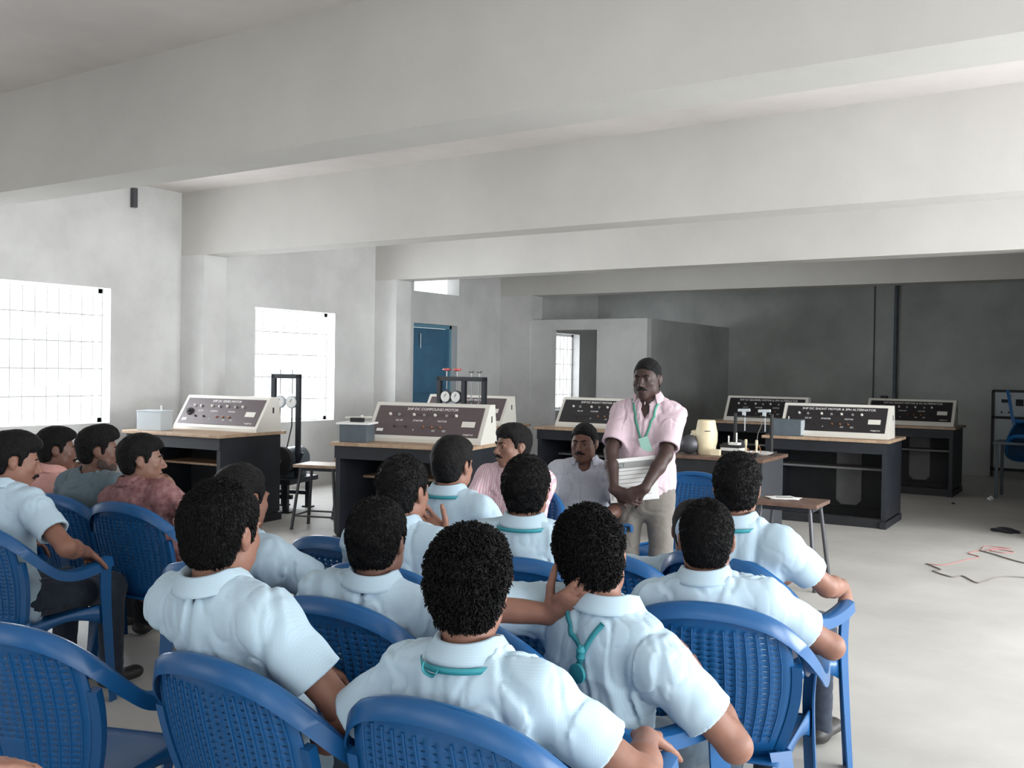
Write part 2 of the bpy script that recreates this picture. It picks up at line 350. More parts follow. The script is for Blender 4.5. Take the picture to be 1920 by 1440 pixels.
benches = [
    ((-8.33, 5.88, 0), 0.10, '3HP DC SERIES MOTOR', False, True, 'black lab bench with plywood top near the left wall, topped by a small white box', 'cream control console with grey fascia on the leftmost bench, under the window'),
    ((-5.86, 6.15, 0), 0.22, '3HP DC COMPOUND MOTOR', False, False, 'black lab bench with plywood top left of the seated man in pink stripes', 'cream control console with brown fascia, left of the seated man in pink stripes'),
    ((-7.40, 8.90, 0), 0.10, '3HP DC SHUNT MOTOR', False, False, 'black lab bench half hidden behind another bench, in front of the blue door', 'brown-faced control console peeping up behind another console, in front of the blue door'),
    ((-5.90, 9.45, 0), 0.02, '3HP DC SHUNT MOTOR & DC MOTOR', True, False, 'black lab bench behind the two seated men, below the far window', 'black-faced control console behind the seated man with moustache and the standing man'),
    ((-5.08, 12.50, 0), 0.06, '3HP AC SQUIRREL MOTOR & 3PH ALTERNATOR', True, False, 'black lab bench farthest back against the end wall side, behind the demonstration table', 'black-faced control console behind the demonstration table, partly hidden by another console'),
    ((-3.44, 9.98, 0), 0.04, '3HP DC SHUNT MOTOR & 3PH ALTERNATOR', True, False, 'wide open-fronted black lab bench with a grey centre panel, right of the demonstration table', 'large black-faced control console on the open-fronted bench at right, with a grey box beside it'),
    ((-3.38, 13.25, 0), 0.02, '3HP DC SHUNT MOTOR & AC ALTERNATOR', True, False, 'black lab bench farthest right, standing behind the open-fronted bench', 'black-faced control console farthest right, in front of the vertical pipe'),
]
for loc, rz, title, dark, kb, l1, l2 in benches:
    bench(loc, rz, l1)
    console(on_bench(loc, rz, 0.14 if loc[0] < -5 else 0.10, {-8.33: 0.46, -5.86: 0.30}.get(loc[0], 0.17)), rz, title, l2, dark, kb)

# load boxes on the benches
b = empty('load_box', on_bench(benches[0][0], 0.10, 0.20, 0.16), 0.35)
tag(b, 'small white and grey metal box beside the console of the leftmost bench', 'box')
MB().box((0.02, -0.02, 0.09), (0.26, 0.20, 0.18), bev=0.008).build('case', M['greybox2'], b)
MB().box((0.02, -0.02, 0.185), (0.27, 0.21, 0.012), bev=0.003).build('lid', M['greybox2'], b)
MB().cyl((0.08, 0.0, 0.19), (0.08, 0.0, 0.235), 0.010, seg=10).build('terminal', M['steel'], b, smooth=True)
b = empty('load_box', on_bench(benches[1][0], 0.22, 0.14, 0.14), 0.40)
tag(b, 'grey-blue metal box with a white lid plate on the bench with the brown console', 'box')
MB().box((0, 0, 0.075), (0.24, 0.22, 0.15), bev=0.006).build('case', M['greybox'], b)
MB().box((0, 0, 0.158), (0.29, 0.26, 0.016), bev=0.003).build('lid', M['white'], b)
MB().box((0.0, 0.0, 0.185), (0.12, 0.03, 0.035)).build('switch_block', M['rubber'], b)
MB().cyl((-0.12, 0.03, 0.20), (0.12, 0.03, 0.21), 0.008, seg=8).cyl((0.03, 0.03, 0.165), (0.03, 0.03, 0.225), 0.012, seg=8).build('clamp_bar', M['cream'], b, smooth=True)
b = empty('load_box', on_bench(benches[5][0], 0.04, 0.20, 0.115), 0.10)
tag(b, 'slate-blue metal box in front of the large console at right', 'box')
MB().box((0, 0, 0.085), (0.30, 0.20, 0.17), bev=0.006).build('case', M['greybox'], b)
MB().box((0.152, 0, 0.085), (0.006, 0.17, 0.15)).build('side_plate', M['greybox2'], b)
MB().cyl((0.02, -0.05, 0.17), (0.02, -0.05, 0.20), 0.006, seg=8).build('terminal', M['steel'], b, smooth=True)
MB().tube([(-0.15, 0.0, 0.06), (-0.20, -0.02, 0.01), (-0.22, -0.03, 0.006)], 0.003, 6).build('lead', M['grey_wire'], b, smooth=True)
b = MB().box((0, 0, 0.02), (0.09, 0.05, 0.035), bev=0.004).build('small_black_box', M['rubber']); b.location = on_bench(benches[6][0], 0.02, 0.28, 0.45, BH + 0.33)
tag(b, 'small black box on top of the farthest right console', 'box')

# ------------------------------------------------------------------ motor test rigs
def rig(loc, rz, label, handwheels):
    r = empty('motor_test_rig', loc, rz); tag(r, label, 'test rig')
    W2 = 0.145 if not handwheels else 0.28; H = 1.42
    MB().box((0, 0, 0.32), (2 * W2 + 0.16, 0.62, 0.05), bev=0.004).box((0, -0.2, 0.16), (2 * W2 + 0.1, 0.04, 0.04)).box((0, 0.2, 0.16), (2 * W2 + 0.1, 0.04, 0.04)).build('base_frame', M['navy'], r)
    for x in (-W2, W2):
        for y in (-0.24, 0.24):
            MB().box((x, y, 0.15), (0.05, 0.05, 0.30)).box((x, y, 0.008), (0.11, 0.08, 0.016)).build('leg', M['navy'], r)
    for x in (-W2, W2):
        MB().box((x, 0, (H + 0.34) / 2), (0.045, 0.045, H - 0.34), bev=0.003).build('post', M['navy'], r)
    MB().box((0, 0, H - 0.02), (2 * W2 + 0.045, 0.045, 0.045), bev=0.003).build('crossbar', M['navy'], r)
    if handwheels:
        MB().box((0.03, 0, (H + 0.34) / 2), (0.045, 0.045, H - 0.40)).build('post', M['navy'], r)
    MB().cyl((0, -0.05, 0.52), (0, 0.30, 0.52), 0.13, seg=28).cyl((0, -0.22, 0.52), (0, 0.34, 0.52), 0.02, seg=12).box((0, 0.12, 0.37), (0.22, 0.28, 0.05)).build('motor', M['greybox'], r, smooth=True)
    MB().lathe((0, -0.16, 0.52), [(0.15, 0), (0.155, 0.02), (0.155, 0.06), (0.15, 0.08), (0.12, 0.07), (0.05, 0.07), (0.04, 0.1)], 32, axis=(0, 1, 0)).build('brake_drum', M['rubber'], r, smooth=True)
    MB().lathe((0, -0.19, 0.52), [(0.045, 0), (0.04, 0.03)], 20, axis=(0, 1, 0)).build('hub', M['steel'], r, smooth=True)
    xs = (-0.07, 0.07) if not handwheels else (-0.19, -0.06, 0.12, 0.22)
    for i, x in enumerate(xs):
        gz = H - 0.24 if not handwheels else H - (0.16 if i < 2 else 0.30)
        wheel = handwheels and i < 2
        MB().cyl((x, 0, H + (0.075 if wheel else 0.05)), (x, 0, gz + 0.03), 0.006, seg=8).build('spindle', M['steel'], r, smooth=True)
        if wheel:
            MB().lathe((x, 0, H + 0.06), [(0.018, 0), (0.045, 0.012), (0.045, 0.026), (0.015, 0.03)], 18).build('handwheel', M['red'], r, smooth=True)
        elif handwheels:
            MB().tube([(x - 0.03, 0, H + 0.055), (x, 0, H + 0.045), (x + 0.03, 0, H + 0.06)], 0.006, 6).build('wing_nut', M['darksteel'], r, smooth=True)
        if not (handwheels and i == 2):
            g = MB().lathe((x, -0.025, gz - 0.05), [(0.062, 0), (0.066, 0.01), (0.066, 0.035), (0.055, 0.04)], 28, axis=(0, 1, 0)).build('spring_balance', M['darksteel'] if handwheels else M['greybox2'], r, smooth=True)
            MB().lathe((x, -0.028, gz - 0.05), [(0.055, 0), (0.055, 0.002)], 28, axis=(0, 1, 0)).build('dial_face', M['white'], g)
            MB().box((x, -0.03, gz - 0.035), (0.004, 0.003, 0.04), ry=0.5).build('pointer', M['rubber'], g)
        MB().tube([(x, 0, gz - 0.11), (x * 1.0, 0, gz - 0.3), (x * 0.9, -0.1, 0.62)], 0.007, 6).build('brake_belt', M['rubber'], r, smooth=True)
    if handwheels:
        for x in (-0.17, -0.05):
            pass
        MB().box((-0.12, 0.02, H - 0.42), (0.26, 0.03, 0.34), bev=0.01).build('shield_plate', M['greybox2'], r)
        MB().tube([(0.08, 0, H - 0.45), (0.08, 0, H - 0.32), (0.12, 0, H - 0.25), (0.17, 0, H - 0.28), (0.18, 0, H - 0.45)], 0.012, 8).build('bent_pipe', M['darksteel'], r, smooth=True)
    else:
        for x in (-0.14, 0.12):
            MB().cyl((x, 0.05, 0.6), (x, 0.05, 1.02), 0.022, seg=10).build('guide_rod', M['darksteel'], r, smooth=True)
        MB().tube([(0.10, 0, 0.42), (0.17, 0, 0.52), (0.2, 0, 0.60)], 0.014, 6).build('lever', M['navy'], r, smooth=True)
    return r
rig((-7.70, 7.35, 0), 0.30, 'slim black motor test rig with two round gauges standing before the middle window', False)
rig((-6.15, 8.35, 0), 0.05, 'black motor test rig with red handwheels on top, behind the brown console', True)

# ------------------------------------------------------------------ stools
def stool(loc, rz, label, group=None, topm='wood', h=0.60, w=0.34, l=0.44):
    r = empty('stool', loc, rz); tag(r, label, 'stool', group)
    MB().box((0, 0, h - 0.015), (l, w, 0.028), bev=0.008).build('seat', M[topm], r)
    MB().box((0, 0, h - 0.045), (l - 0.08, w - 0.08, 0.03)).build('seat_frame', M['navy'], r)
    ft = {}
    for sx in (-1, 1):
        for sy in (-1, 1):
            a = (sx * (l / 2 - 0.06), sy * (w / 2 - 0.05), h - 0.03); c = (sx * (l / 2 + 0.0), sy * (w / 2 + 0.01), 0)
            MB().cyl(a, c, 0.014, 0.015, seg=10).cyl((c[0], c[1], 0), (c[0], c[1], 0.012), 0.018, seg=10).build('leg', M['darksteel'], r, smooth=True)
            ft[sx, sy] = Vector(a).lerp(Vector(c), 0.78)
    for k1, k2 in (((-1, -1), (1, -1)), ((1, -1), (1, 1)), ((1, 1), (-1, 1)), ((-1, 1), (-1, -1))):
        MB().cyl(ft[k1], ft[k2], 0.009, seg=8).build('stretcher', M['darksteel'], r, smooth=True)
    return r
stool((-6.55, 6.72, 0), 0.35, 'metal-legged stool with shiny wooden seat between the two left benches, nearer of the pair')
stool((-6.66, 7.38, 0), 0.25, 'metal-legged wooden stool tucked at the left end of the middle bench, farther of the pair')
st = stool((-2.22, 7.02, 0), 0.05, 'dark-topped low stool with papers on it, right of the demonstration table', topm='wood_dark', h=0.60, w=0.40, l=0.46)
pp = empty('papers', (-2.28, 7.05, 0.6005), 0.3); tag(pp, 'loose white papers lying on the dark-topped stool', 'papers')
for i, (dx, dy, rz) in enumerate(((0, 0, 0.1), (0.01, 0.01, -0.25), (-0.015, 0.005, 0.5))):
    s_ = MB().box((dx, dy, 0.002 + 0.003 * i), (0.20, 0.14, 0.002), rz=rz)
    s_.build('sheet', M['paper'], pp)
MB().box((0.0, 0.0, 0.0095), (0.12, 0.07, 0.001), rz=0.2).build('printed_area', M['ink_grey'], pp)

# ------------------------------------------------------------------ demonstration table and its load
TX, TY, TR, TH = -3.62, 8.05, 0.05, 0.78
tb = empty('demonstration_table', (TX, TY, 0), TR); tag(tb, 'black-framed demonstration table with brown wooden top crowded with motor parts', 'table')
TW, TD = 0.80, 0.74
MB().box((TW / 2, TD / 2, TH - 0.015), (TW + 0.05, TD + 0.05, 0.03), bev=0.006).build('tabletop', M['wood_dark'], tb)
MB().box((TW / 2, 0.03, TH - 0.09), (TW, 0.03, 0.12)).build('apron', M['black'], tb)
for x in (0.03, TW - 0.03): MB().box((x, TD / 2, 0.375), (0.04, TD - 0.03, 0.75), bev=0.003).build('side_panel', M['table_side'], tb)
MB().box((TW / 2, TD - 0.1, 0.42), (TW - 0.1, 0.02, 0.6)).build('back_panel', M['grey_panel'], tb)
def ot(x, y): return on_bench((TX, TY), TR, x, y, TH)
j = empty('plastic_housing', ot(0.24, 0.22), 0.2); tag(j, 'upright cream plastic housing on the demonstration table behind the standing man', 'plastic housing')
MB().lathe((0, 0, 0), [(0.075, 0), (0.085, 0.03), (0.10, 0.12), (0.10, 0.19), (0.088, 0.24), (0.078, 0.30), (0.072, 0.305)], 20).build('shell', M['cream_plastic'], j, smooth=True)
MB().lathe((-0.09, -0.01, 0.15), [(0.03, 0), (0.045, 0.02), (0.045, 0.05), (0.03, 0.06)], 16).build('side_boss', M['cream_plastic'], j, smooth=True)
MB().box((0.03, -0.098, 0.21), (0.05, 0.006, 0.006)).build('seam_slot', M['rubber'], j)
mo = empty('small_motor', ot(0.10, 0.20), 0.3); tag(mo, 'dark round motor casing lying at the left end of the demonstration table', 'motor')
MB().lathe((0, -0.10, 0.085), [(0.03, -0.02), (0.07, 0), (0.083, 0.02), (0.083, 0.13), (0.07, 0.15), (0.02, 0.16)], 24, axis=(0, 1, 0)).build('casing', M['darksteel'], mo, smooth=True)
mb = MB()
for k in range(14):
    a = 2 * PI * k / 14; mb.box((0.083 * math.cos(a), -0.02, 0.085 + 0.083 * math.sin(a)), (0.012, 0.12, 0.006), ry=-a)
mb.build('cooling_fins', M['darksteel'], mo)
MB().box((0.03, -0.02, 0.172), (0.05, 0.06, 0.012)).build('rating_plate', M['paper'], mo)
MB().box((0, -0.02, 0.01), (0.13, 0.10, 0.02)).build('foot', M['darksteel'], mo)
k = empty('terminal_block', ot(0.37, 0.10), 0.1); tag(k, 'small pale wooden block with a pin at the front edge of the demonstration table', 'wooden block')
MB().box((0, 0, 0.03), (0.085, 0.05, 0.055), bev=0.008).build('block', M['cream_plastic'], k)
MB().cyl((-0.01, 0, 0.05), (-0.01, 0, 0.085), 0.006, seg=8).build('pin', M['cream'], k, smooth=True)
k = empty('electrical_instrument', ot(0.47, 0.26), -0.1); tag(k, 'flat black electrical instrument with white terminals on the demonstration table', 'instrument')
MB().box((0, 0, 0.02), (0.20, 0.14, 0.04), bev=0.004).build('base', M['rubber'], k)
MB().box((0, 0, 0.055), (0.18, 0.12, 0.028), bev=0.004).build('case', M['white'], k)
MB().box((0, 0, 0.082), (0.19, 0.13, 0.024), bev=0.004).build('lid', M['rubber'], k)
MB().box((0.03, -0.02, 0.105), (0.09, 0.07, 0.022), bev=0.003).build('switch_block', M['white'], k)
for x, h in ((-0.04, 0.07), (0.035, 0.10)): MB().cyl((x, 0.0, 0.09), (x, 0.0, 0.10 + h), 0.007, seg=8).build('terminal_pin', M['white'], k, smooth=True)
k = empty('bearing_bracket', ot(0.46, 0.44), 0.0); tag(k, 'dark humped bearing bracket behind the flat instrument', 'bracket')
MB().box((0, 0, 0.02), (0.16, 0.10, 0.04)).cyl((-0.0, -0.05, 0.07), (0, 0.05, 0.07), 0.06, seg=20).build('casting', M['rubber'], k, smooth=True)
for i, (x, y, s) in enumerate(((0.60, 0.22, 'left'), (0.70, 0.20, 'right'))):
    k = empty('hand_tool', ot(x, y), 0.2); tag(k, 'cream-handled tool standing upright on the demonstration table, %s one' % s, 'tool')
    MB().lathe((0, 0, 0), [(0.022, 0), (0.024, 0.03), (0.012, 0.04)], 12).build('socket', M['rubber'], k, smooth=True)
    MB().lathe((0, 0, 0.035), [(0.008, 0), (0.009, 0.06), (0.013, 0.08), (0.012, 0.11), (0.006, 0.115)], 12).build('handle', M['cream_plastic'], k, smooth=True)
w_ = MB().tube([(0, 0, 0.008), (0.04, 0.02, 0.05), (0.08, 0.0, 0.09), (0.10, -0.02, 0.03), (0.06, -0.03, 0.008), (0.0, -0.02, 0.02), (-0.03, 0.01, 0.06)], 0.004, 6).build('wire_coil', M['copper'], smooth=True)
w_.location = ot(0.60, 0.36); tag(w_, 'reddish tangle of copper wire in the middle of the demonstration table', 'wire')
pl = MB().lathe((0, 0, 0), [(0.06, 0.0), (0.10, 0.012), (0.125, 0.028), (0.12, 0.03), (0.09, 0.018), (0.02, 0.012)], 28).build('enamel_dish', M['white'], smooth=True)
pl.location = ot(0.66, 0.42); tag(pl, 'shallow white dish near the right end of the demonstration table', 'dish')
st2 = empty('clamp_stand', ot(0.46, 0.60), 0.0); tag(st2, 'black twin-post stand with two pale clamp heads rising from the demonstration table', 'stand')
MB().box((0.09, 0, 0.012), (0.40, 0.14, 0.024)).build('base', M['rubber'], st2)
for x in (-0.08, 0.26): MB().cyl((x, 0, 0.02), (x, 0, 0.36), 0.016, seg=12).build('post', M['rubber'], st2, smooth=True)
MB().cyl((-0.08, 0, 0.33), (0.26, 0, 0.33), 0.008, seg=8).build('crossbar', M['rubber'], st2, smooth=True)
for x in (0.0, 0.19):
    MB().cyl((x - 0.055, 0, 0.385), (x + 0.055, 0, 0.39), 0.014, seg=12).box((x, 0, 0.36), (0.03, 0.02, 0.035)).build('clamp_head', M['greybox2'], st2, smooth=True)
    MB().cyl((x + 0.01, 0, 0.35), (x + 0.01, 0, 0.20), 0.006, seg=8).cyl((x - 0.01, 0, 0.27), (x + 0.03, 0, 0.27), 0.005, seg=8).build('spindle', M['steel'], st2, smooth=True)
MB().tube([(0.16, 0, 0.35), (0.17, -0.01, 0.26), (0.14, -0.02, 0.18), (0.13, -0.03, 0.06)], 0.003, 6).build('lead', M['grey_wire'], st2, smooth=True)

# ------------------------------------------------------------------ far right: panel board, grey table
pb = empty('panel_board', (-2.16, YE - 0.04, 0), 0.0); tag(pb, 'black-framed grey panel board leaning on the far wall at right', 'panel board')
MB().box((0.45, 0, 0.71), (0.88, 0.02, 1.18)).build('board', M['greybox2'], pb)
fr = MB()
for z in (0.12, 0.90, 1.30): fr.box((0.45, -0.012, z), (0.92, 0.035, 0.04))
for x in (0.0, 0.9): fr.box((x, -0.012, 0.65), (0.04, 0.035, 1.30))
fr.build('frame', M['black'], pb)
MB().box((0.17, -0.018, 1.15), (0.11, 0.02, 0.05)).build('meter_window', M['rubber'], pb)
MB().box((0.36, -0.018, 1.13), (0.10, 0.02, 0.10)).build('meter_window', M['rubber'], pb)
for x, z in ((0.23, 1.23), (0.12, 0.98), (0.22, 0.98)):
    MB().cyl((x, -0.01, z), (x, -0.035, z), 0.014, seg=10).build('knob', M['rubber'], pb, smooth=True)
gt = empty('grey_table', (-1.72, 13.55, 0), 0.0); tag(gt, 'plain grey steel table at the right edge carrying an upturned blue chair', 'table')
MB().box((0.45, 0.25, 0.69), (0.98, 0.58, 0.03)).build('tabletop', M['greybox'], gt)
for x in (0.0, 0.9):
    for y in (0.02, 0.5): MB().box((x, y, 0.34), (0.035, 0.035, 0.68)).build('leg', M['greybox'], gt)
sp = MB().box((0, 0, 0.02), (0.34, 0.10, 0.035), bev=0.008).build('wooden_offcut', M['wood']); sp.location = (-1.30, 12.9, 0.001); sp.location = (-1.22, 13.45, 0.0)
tag(sp, 'short pale wooden offcut on the floor under the grey table', 'wood')

# ------------------------------------------------------------------ on the floor
def floor_wire(name, pts, r, m, label):
    """smooth wire laid along plan points"""
    P = [Vector((x, y, r)) for x, y in pts]; out = []
    for i in range(len(P) - 1):
        p0, p1, p2, p3 = P[max(i - 1, 0)], P[i], P[i + 1], P[min(i + 2, len(P) - 1)]
        for k in range(6):
            t = k / 6; out.append(0.5 * ((2 * p1) + (p2 - p0) * t + (2 * p0 - 5 * p1 + 4 * p2 - p3) * t * t + (3 * p1 - p0 - 3 * p2 + p3) * t ** 3))
    out.append(P[-1])
    o = MB().tube(out, r, 6).build(name, m, smooth=True); return tag(o, label, 'wire')
floor_wire('electrical_wire', [(-1.56, 8.41), (-1.41, 8.2), (-1.46, 8.13), (-1.3, 7.97), (-1.24, 8.06), (-1.12, 7.87), (-1.07, 7.93), (-1.0, 8.2), (-0.85, 8.29), (-0.6, 8.3)], 0.005, M['grey_wire'], 'thin grey-brown wire wriggling across the floor at right, nearest the chairs')
floor_wire('electrical_wire', [(-1.55, 8.41), (-1.43, 8.45), (-1.32, 8.82), (-1.26, 9.01), (-1.36, 9.14), (-1.3, 9.38), (-1.29, 9.62), (-1.09, 9.61), (-1.2, 9.55), (-1.24, 9.42), (-1.12, 9.35), (-1.05, 9.45), (-1.18, 9.5), (-1.26, 9.36)], 0.004, M['red_wire'], 'loosely coiled pink wire on the floor at far right')
floor_wire('electrical_wire', [(-1.30, 9.34), (-1.18, 9.22), (-1.09, 9.11), (-0.97, 8.98), (-0.85, 8.9), (-0.6, 8.75)], 0.006, M['grey_wire'], 'straight stretch of dark wire running off the right edge of the floor')
def crumple(name, loc, rx, ry, rz, m, label, cat, n=2):
    bm = bmesh.new(); bmesh.ops.create_icosphere(bm, subdivisions=3, radius=1.0)
    rnd = random.Random(hash(name) % 99 + n)
    ph = [(rnd.uniform(2, 6), rnd.uniform(2, 6), rnd.uniform(0, 6)) for _ in range(5)]
    for v in bm.verts:
        c = v.co; f = 1 + sum(0.10 * math.sin(a * c.x + b * c.y + q + 3 * c.z) for a, b, q in ph)
        v.co = Vector((c.x * rx * f, c.y * ry * f, max(c.z, -0.35) * rz * f + 0.35 * rz))
    me = bpy.data.meshes.new(name); bm.to_mesh(me); bm.free()
    o = link_mesh(name, me, m, smooth=True); o.location = loc; return tag(o, label, cat)
crumple('crumpled_cloth', (-1.26, 10.62, 0), 0.13, 0.05, 0.035, M['black_cloth'], 'crumpled dark rag on the floor at far right', 'rag')
crumple('pebble', (-2.05, 12.6, 0), 0.022, 0.016, 0.014, M['rubber'], 'tiny dark lump of debris on the floor before the far right bench', 'debris', 5)
crumple('paper_scrap', (-1.75, 13.3, 0), 0.035, 0.03, 0.03, M['paper'], 'small crumpled white scrap on the floor by the grey table leg', 'paper', 9)

# ------------------------------------------------------------------ moulded plastic armchairs
def sweep(path, prof, close=True):
    """sweep a 2D profile (side, up) along path points with given 'side' vectors; path: list of (pos, side, up, scale)"""
    bm = bmesh.new(); rings = []
    for p, sd, up, sc_ in path:
        rings.append([bm.verts.new(Vector(p) + Vector(sd) * (a * sc_) + Vector(up) * b) for a, b in prof])
    n = len(prof)
    for A, B in zip(rings, rings[1:]):
        for k in range(n): bm.faces.new((A[k], A[(k + 1) % n], B[(k + 1) % n], B[k]))
    bm.faces.new(rings[0][::-1]); bm.faces.new(rings[-1]); return bm
def bm_mesh(name, bm, m, parent, smooth=True):
    bmesh.ops.recalc_face_normals(bm, faces=bm.faces)
    me = bpy.data.meshes.new(name); bm.to_mesh(me); bm.free()
    o = link_mesh(name, me, m, parent, smooth)
    if smooth: me.set_sharp_from_angle(angle=0.9)
    return o
def spline(ctrl, n):
    P = [Vector(c) for c in ctrl]; out = []
    for i in range(len(P) - 1):
        p0, p1, p2, p3 = P[max(i - 1, 0)], P[i], P[i + 1], P[min(i + 2, len(P) - 1)]
        for k in range(n):
            t = k / n; out.append(0.5 * ((2 * p1) + (p2 - p0) * t + (2 * p0 - 5 * p1 + 4 * p2 - p3) * t * t + (3 * p1 - p0 - 3 * p2 + p3) * t ** 3))
    out.append(P[-1]); return out
def back_y(z): return -0.20 - 0.115 * (z - 0.42) / 0.42
def make_chair(m, label, group=None, loc=(0, 0, 0), rz=0.0):
    r = empty('plastic_armchair', loc, rz); tag(r, label, 'chair', group)
    # rim: one moulded strip that forms the top of the back and both arms
    half = [(0.275, 0.215, 0.645), (0.283, 0.12, 0.632), (0.285, 0.0, 0.625), (0.280, -0.10, 0.645), (0.268, -0.175, 0.70), (0.238, -0.235, 0.765), (0.178, -0.285, 0.822), (0.095, -0.308, 0.850), (0, -0.314, 0.858)]
    ctrl = half + [(-x, y, z) for x, y, z in half[-2::-1]]
    pts = spline(ctrl, 5); path = []
    for i, p in enumerate(pts):
        t = (pts[min(i + 1, len(pts) - 1)] - pts[max(i - 1, 0)]).normalized()
        out = Vector((p.x, p.y - (-0.02), 0)).normalized() if abs(p.y) > 0.0 else Vector((1, 0, 0))
        lvl = min(1, max(0, (p.z - 0.66) / 0.15))
        up = (Vector((0, 0, 1)) - t * t.z).normalized()
        sd = t.cross(up).normalized()
        sd = sd if sd.dot(Vector((p.x, p.y, 0))) > 0 else -sd
        up = sd.cross(t); up = up if up.z > 0 else -up
        path.append((p, sd, up, 1.0 - 0.35 * lvl))
    prof = [(-0.026, 0.004), (-0.012, 0.011), (0.012, 0.011), (0.027, 0.003), (0.030, -0.034), (0.025, -0.034), (0.021, -0.003), (-0.021, -0.001), (-0.024, -0.012), (-0.028, -0.012)]
    bm_mesh('arm_and_top_rim', sweep(path, prof), m, r)
    # back: curved panel with moulded slots
    bm = bmesh.new()
    xs = [-1.0, -0.90]; x = -0.86
    ncol = 13
    for i in range(ncol):
        c = -0.80 + 1.60 * i / (ncol - 1); xs += [c - 0.026, c + 0.026]
    xs += [0.90, 1.0]; xs = sorted(xs)
    zs = [0.40, 0.45]; nrow = 19
    for i in range(nrow):
        z = 0.475 + 0.300 * i / (nrow - 1); zs += [z, z + 0.0045]
    zs += [0.800, 0.815, 0.835, 0.848]
    V = {}
    def halfw(z):
        t = (z - 0.42) / 0.42
        w = 0.175 + 0.055 * math.sin(PI * min(max(t, 0), 1) * 0.85)
        if z > 0.76: w = min(w, 0.03 + 0.235 * math.sqrt(max(0.0, 1 - ((z - 0.70) / 0.160) ** 2)))
        return w
    for i, u in enumerate(xs):
        for j_, z in enumerate(zs):
            w = halfw(z); y = back_y(z) + 0.035 * (u * u) * 0.9
            V[i, j_] = bm.verts.new((u * w, y, z))
    for i in range(len(xs) - 1):
        for j_ in range(len(zs) - 1):
            xc = (xs[i] + xs[i + 1]) / 2; hole = abs(xs[i + 1] - xs[i] - 0.052) < 1e-4 and abs(zs[j_ + 1] - zs[j_] - 0.0045) < 1e-6
            zc = zs[j_]
            if hole and abs(xc) < 0.85 and not (abs(xc) < 0.2 and zc < 0.55): continue
            bm.faces.new((V[i, j_], V[i + 1, j_], V[i + 1, j_ + 1], V[i, j_ + 1]))
    bo = bm_mesh('backrest', bm, m, r, True)
    md = bo.modifiers.new('thickness', 'SOLIDIFY'); md.thickness = 0.006; md.offset = 0
    rb = MB()
    for i in range(ncol + 1):
        u = -0.80 - 0.0667 + 1.60 / (ncol - 1) * i
        if abs(u) < 0.16: continue
        rb.tube([(u * halfw(z), back_y(z) + 0.0315 * u * u - 0.004, z) for z in (0.46, 0.54, 0.62, 0.70, 0.77, 0.79)], 0.0028, 5)
    rb.build('moulded_ribs', m, bo, smooth=True)
    for s in (-1, 1):   # thick edge of the back that runs down into the rear leg
        ed = [(s * halfw(z) * (1.02 if z < 0.74 else 0.99), back_y(z) + 0.036 - (0.012 if z > 0.74 else 0), z) for z in (0.70, 0.67, 0.63, 0.58, 0.52, 0.44)]
        pth = spline(ed, 4); path = []
        for i, p in enumerate(pth):
            t = (pth[min(i + 1, len(pth) - 1)] - pth[max(i - 1, 0)]).normalized(); sd = Vector((s, 0, 0)); up = t.cross(sd).normalized()
            path.append((p, sd, up, 1.0))
        bm_mesh('back_edge', sweep(path, [(-0.010, -0.012), (0.016, -0.012), (0.018, 0.014), (-0.010, 0.012)]), m, r)
    # seat: dished pan with rolled front lip
    bm = bmesh.new(); NX, NY = 16, 16; V = {}
    for i in range(NX + 1):
        for j_ in range(NY + 1):
            u = -1 + 2 * i / NX; v = j_ / NY; y = -0.235 + 0.47 * v
            w = 0.19 + 0.055 * v; z = 0.415 - 0.018 * (1 - u * u) * math.sin(PI * min(1, v * 1.1)) + 0.012 * v
            if v > 0.9: z -= 0.35 * (v - 0.9)
            V[i, j_] = bm.verts.new((u * w, y + 0.02 * (1 - u * u) * (v > 0.5) * (v - 0.5) * 2, z))
    for i in range(NX):
        for j_ in range(NY): bm.faces.new((V[i, j_], V[i + 1, j_], V[i + 1, j_ + 1], V[i, j_ + 1]))
    so = bm_mesh('seat', bm, m, r, True); md = so.modifiers.new('thickness', 'SOLIDIFY'); md.thickness = 0.006
    # legs
    L = [(-0.034, -0.003), (0.030, -0.003), (0.033, 0.036), (0.027, 0.036), (0.025, 0.003), (-0.034, 0.003)]
    for s in (-1, 1):
        fl = [(s * 0.276, 0.205, 0.640), (s * 0.262, 0.225, 0.50), (s * 0.262, 0.235, 0.38), (s * 0.272, 0.245, 0.18), (s * 0.282, 0.255, 0.0)]
        pth = spline(fl, 4); path = []
        for i, p in enumerate(pth):
            w = 1.15 - 0.5 * i / (len(pth) - 1)
            path.append((p, Vector((0, 1, 0)), Vector((-s, 0, 0)), w))
        bm_mesh('leg', sweep(path, L), m, r)
        rl = [(s * 0.195, -0.195, 0.44), (s * 0.215, -0.215, 0.33), (s * 0.235, -0.25, 0.15), (s * 0.25, -0.285, 0.0)]
        pth = spline(rl, 4); path = []
        for i, p in enumerate(pth):
            w = 1.1 - 0.45 * i / (len(pth) - 1)
            path.append((p, Vector((s * 0.8, 0.6, 0)).normalized(), Vector((-s * 0.6, 0.8, 0)).normalized(), w))
        bm_mesh('leg', sweep(path, L), m, r)
        ap = MB(); N = 12; top = []; bot = []
        for i in range(N + 1):
            t = i / N; y = -0.19 + 0.42 * t; x = s * (0.20 + 0.055 * t)
            top.append(Vector((x, y, 0.425 + 0.012 * t))); bot.append(Vector((x, y, 0.345 + 0.055 * math.sin(PI * t))))
        vt = [ap.bm.verts.new(p) for p in top]; vb = [ap.bm.verts.new(p) for p in bot]
        for i in range(N): ap.bm.faces.new((vt[i], vt[i + 1], vb[i + 1], vb[i]))
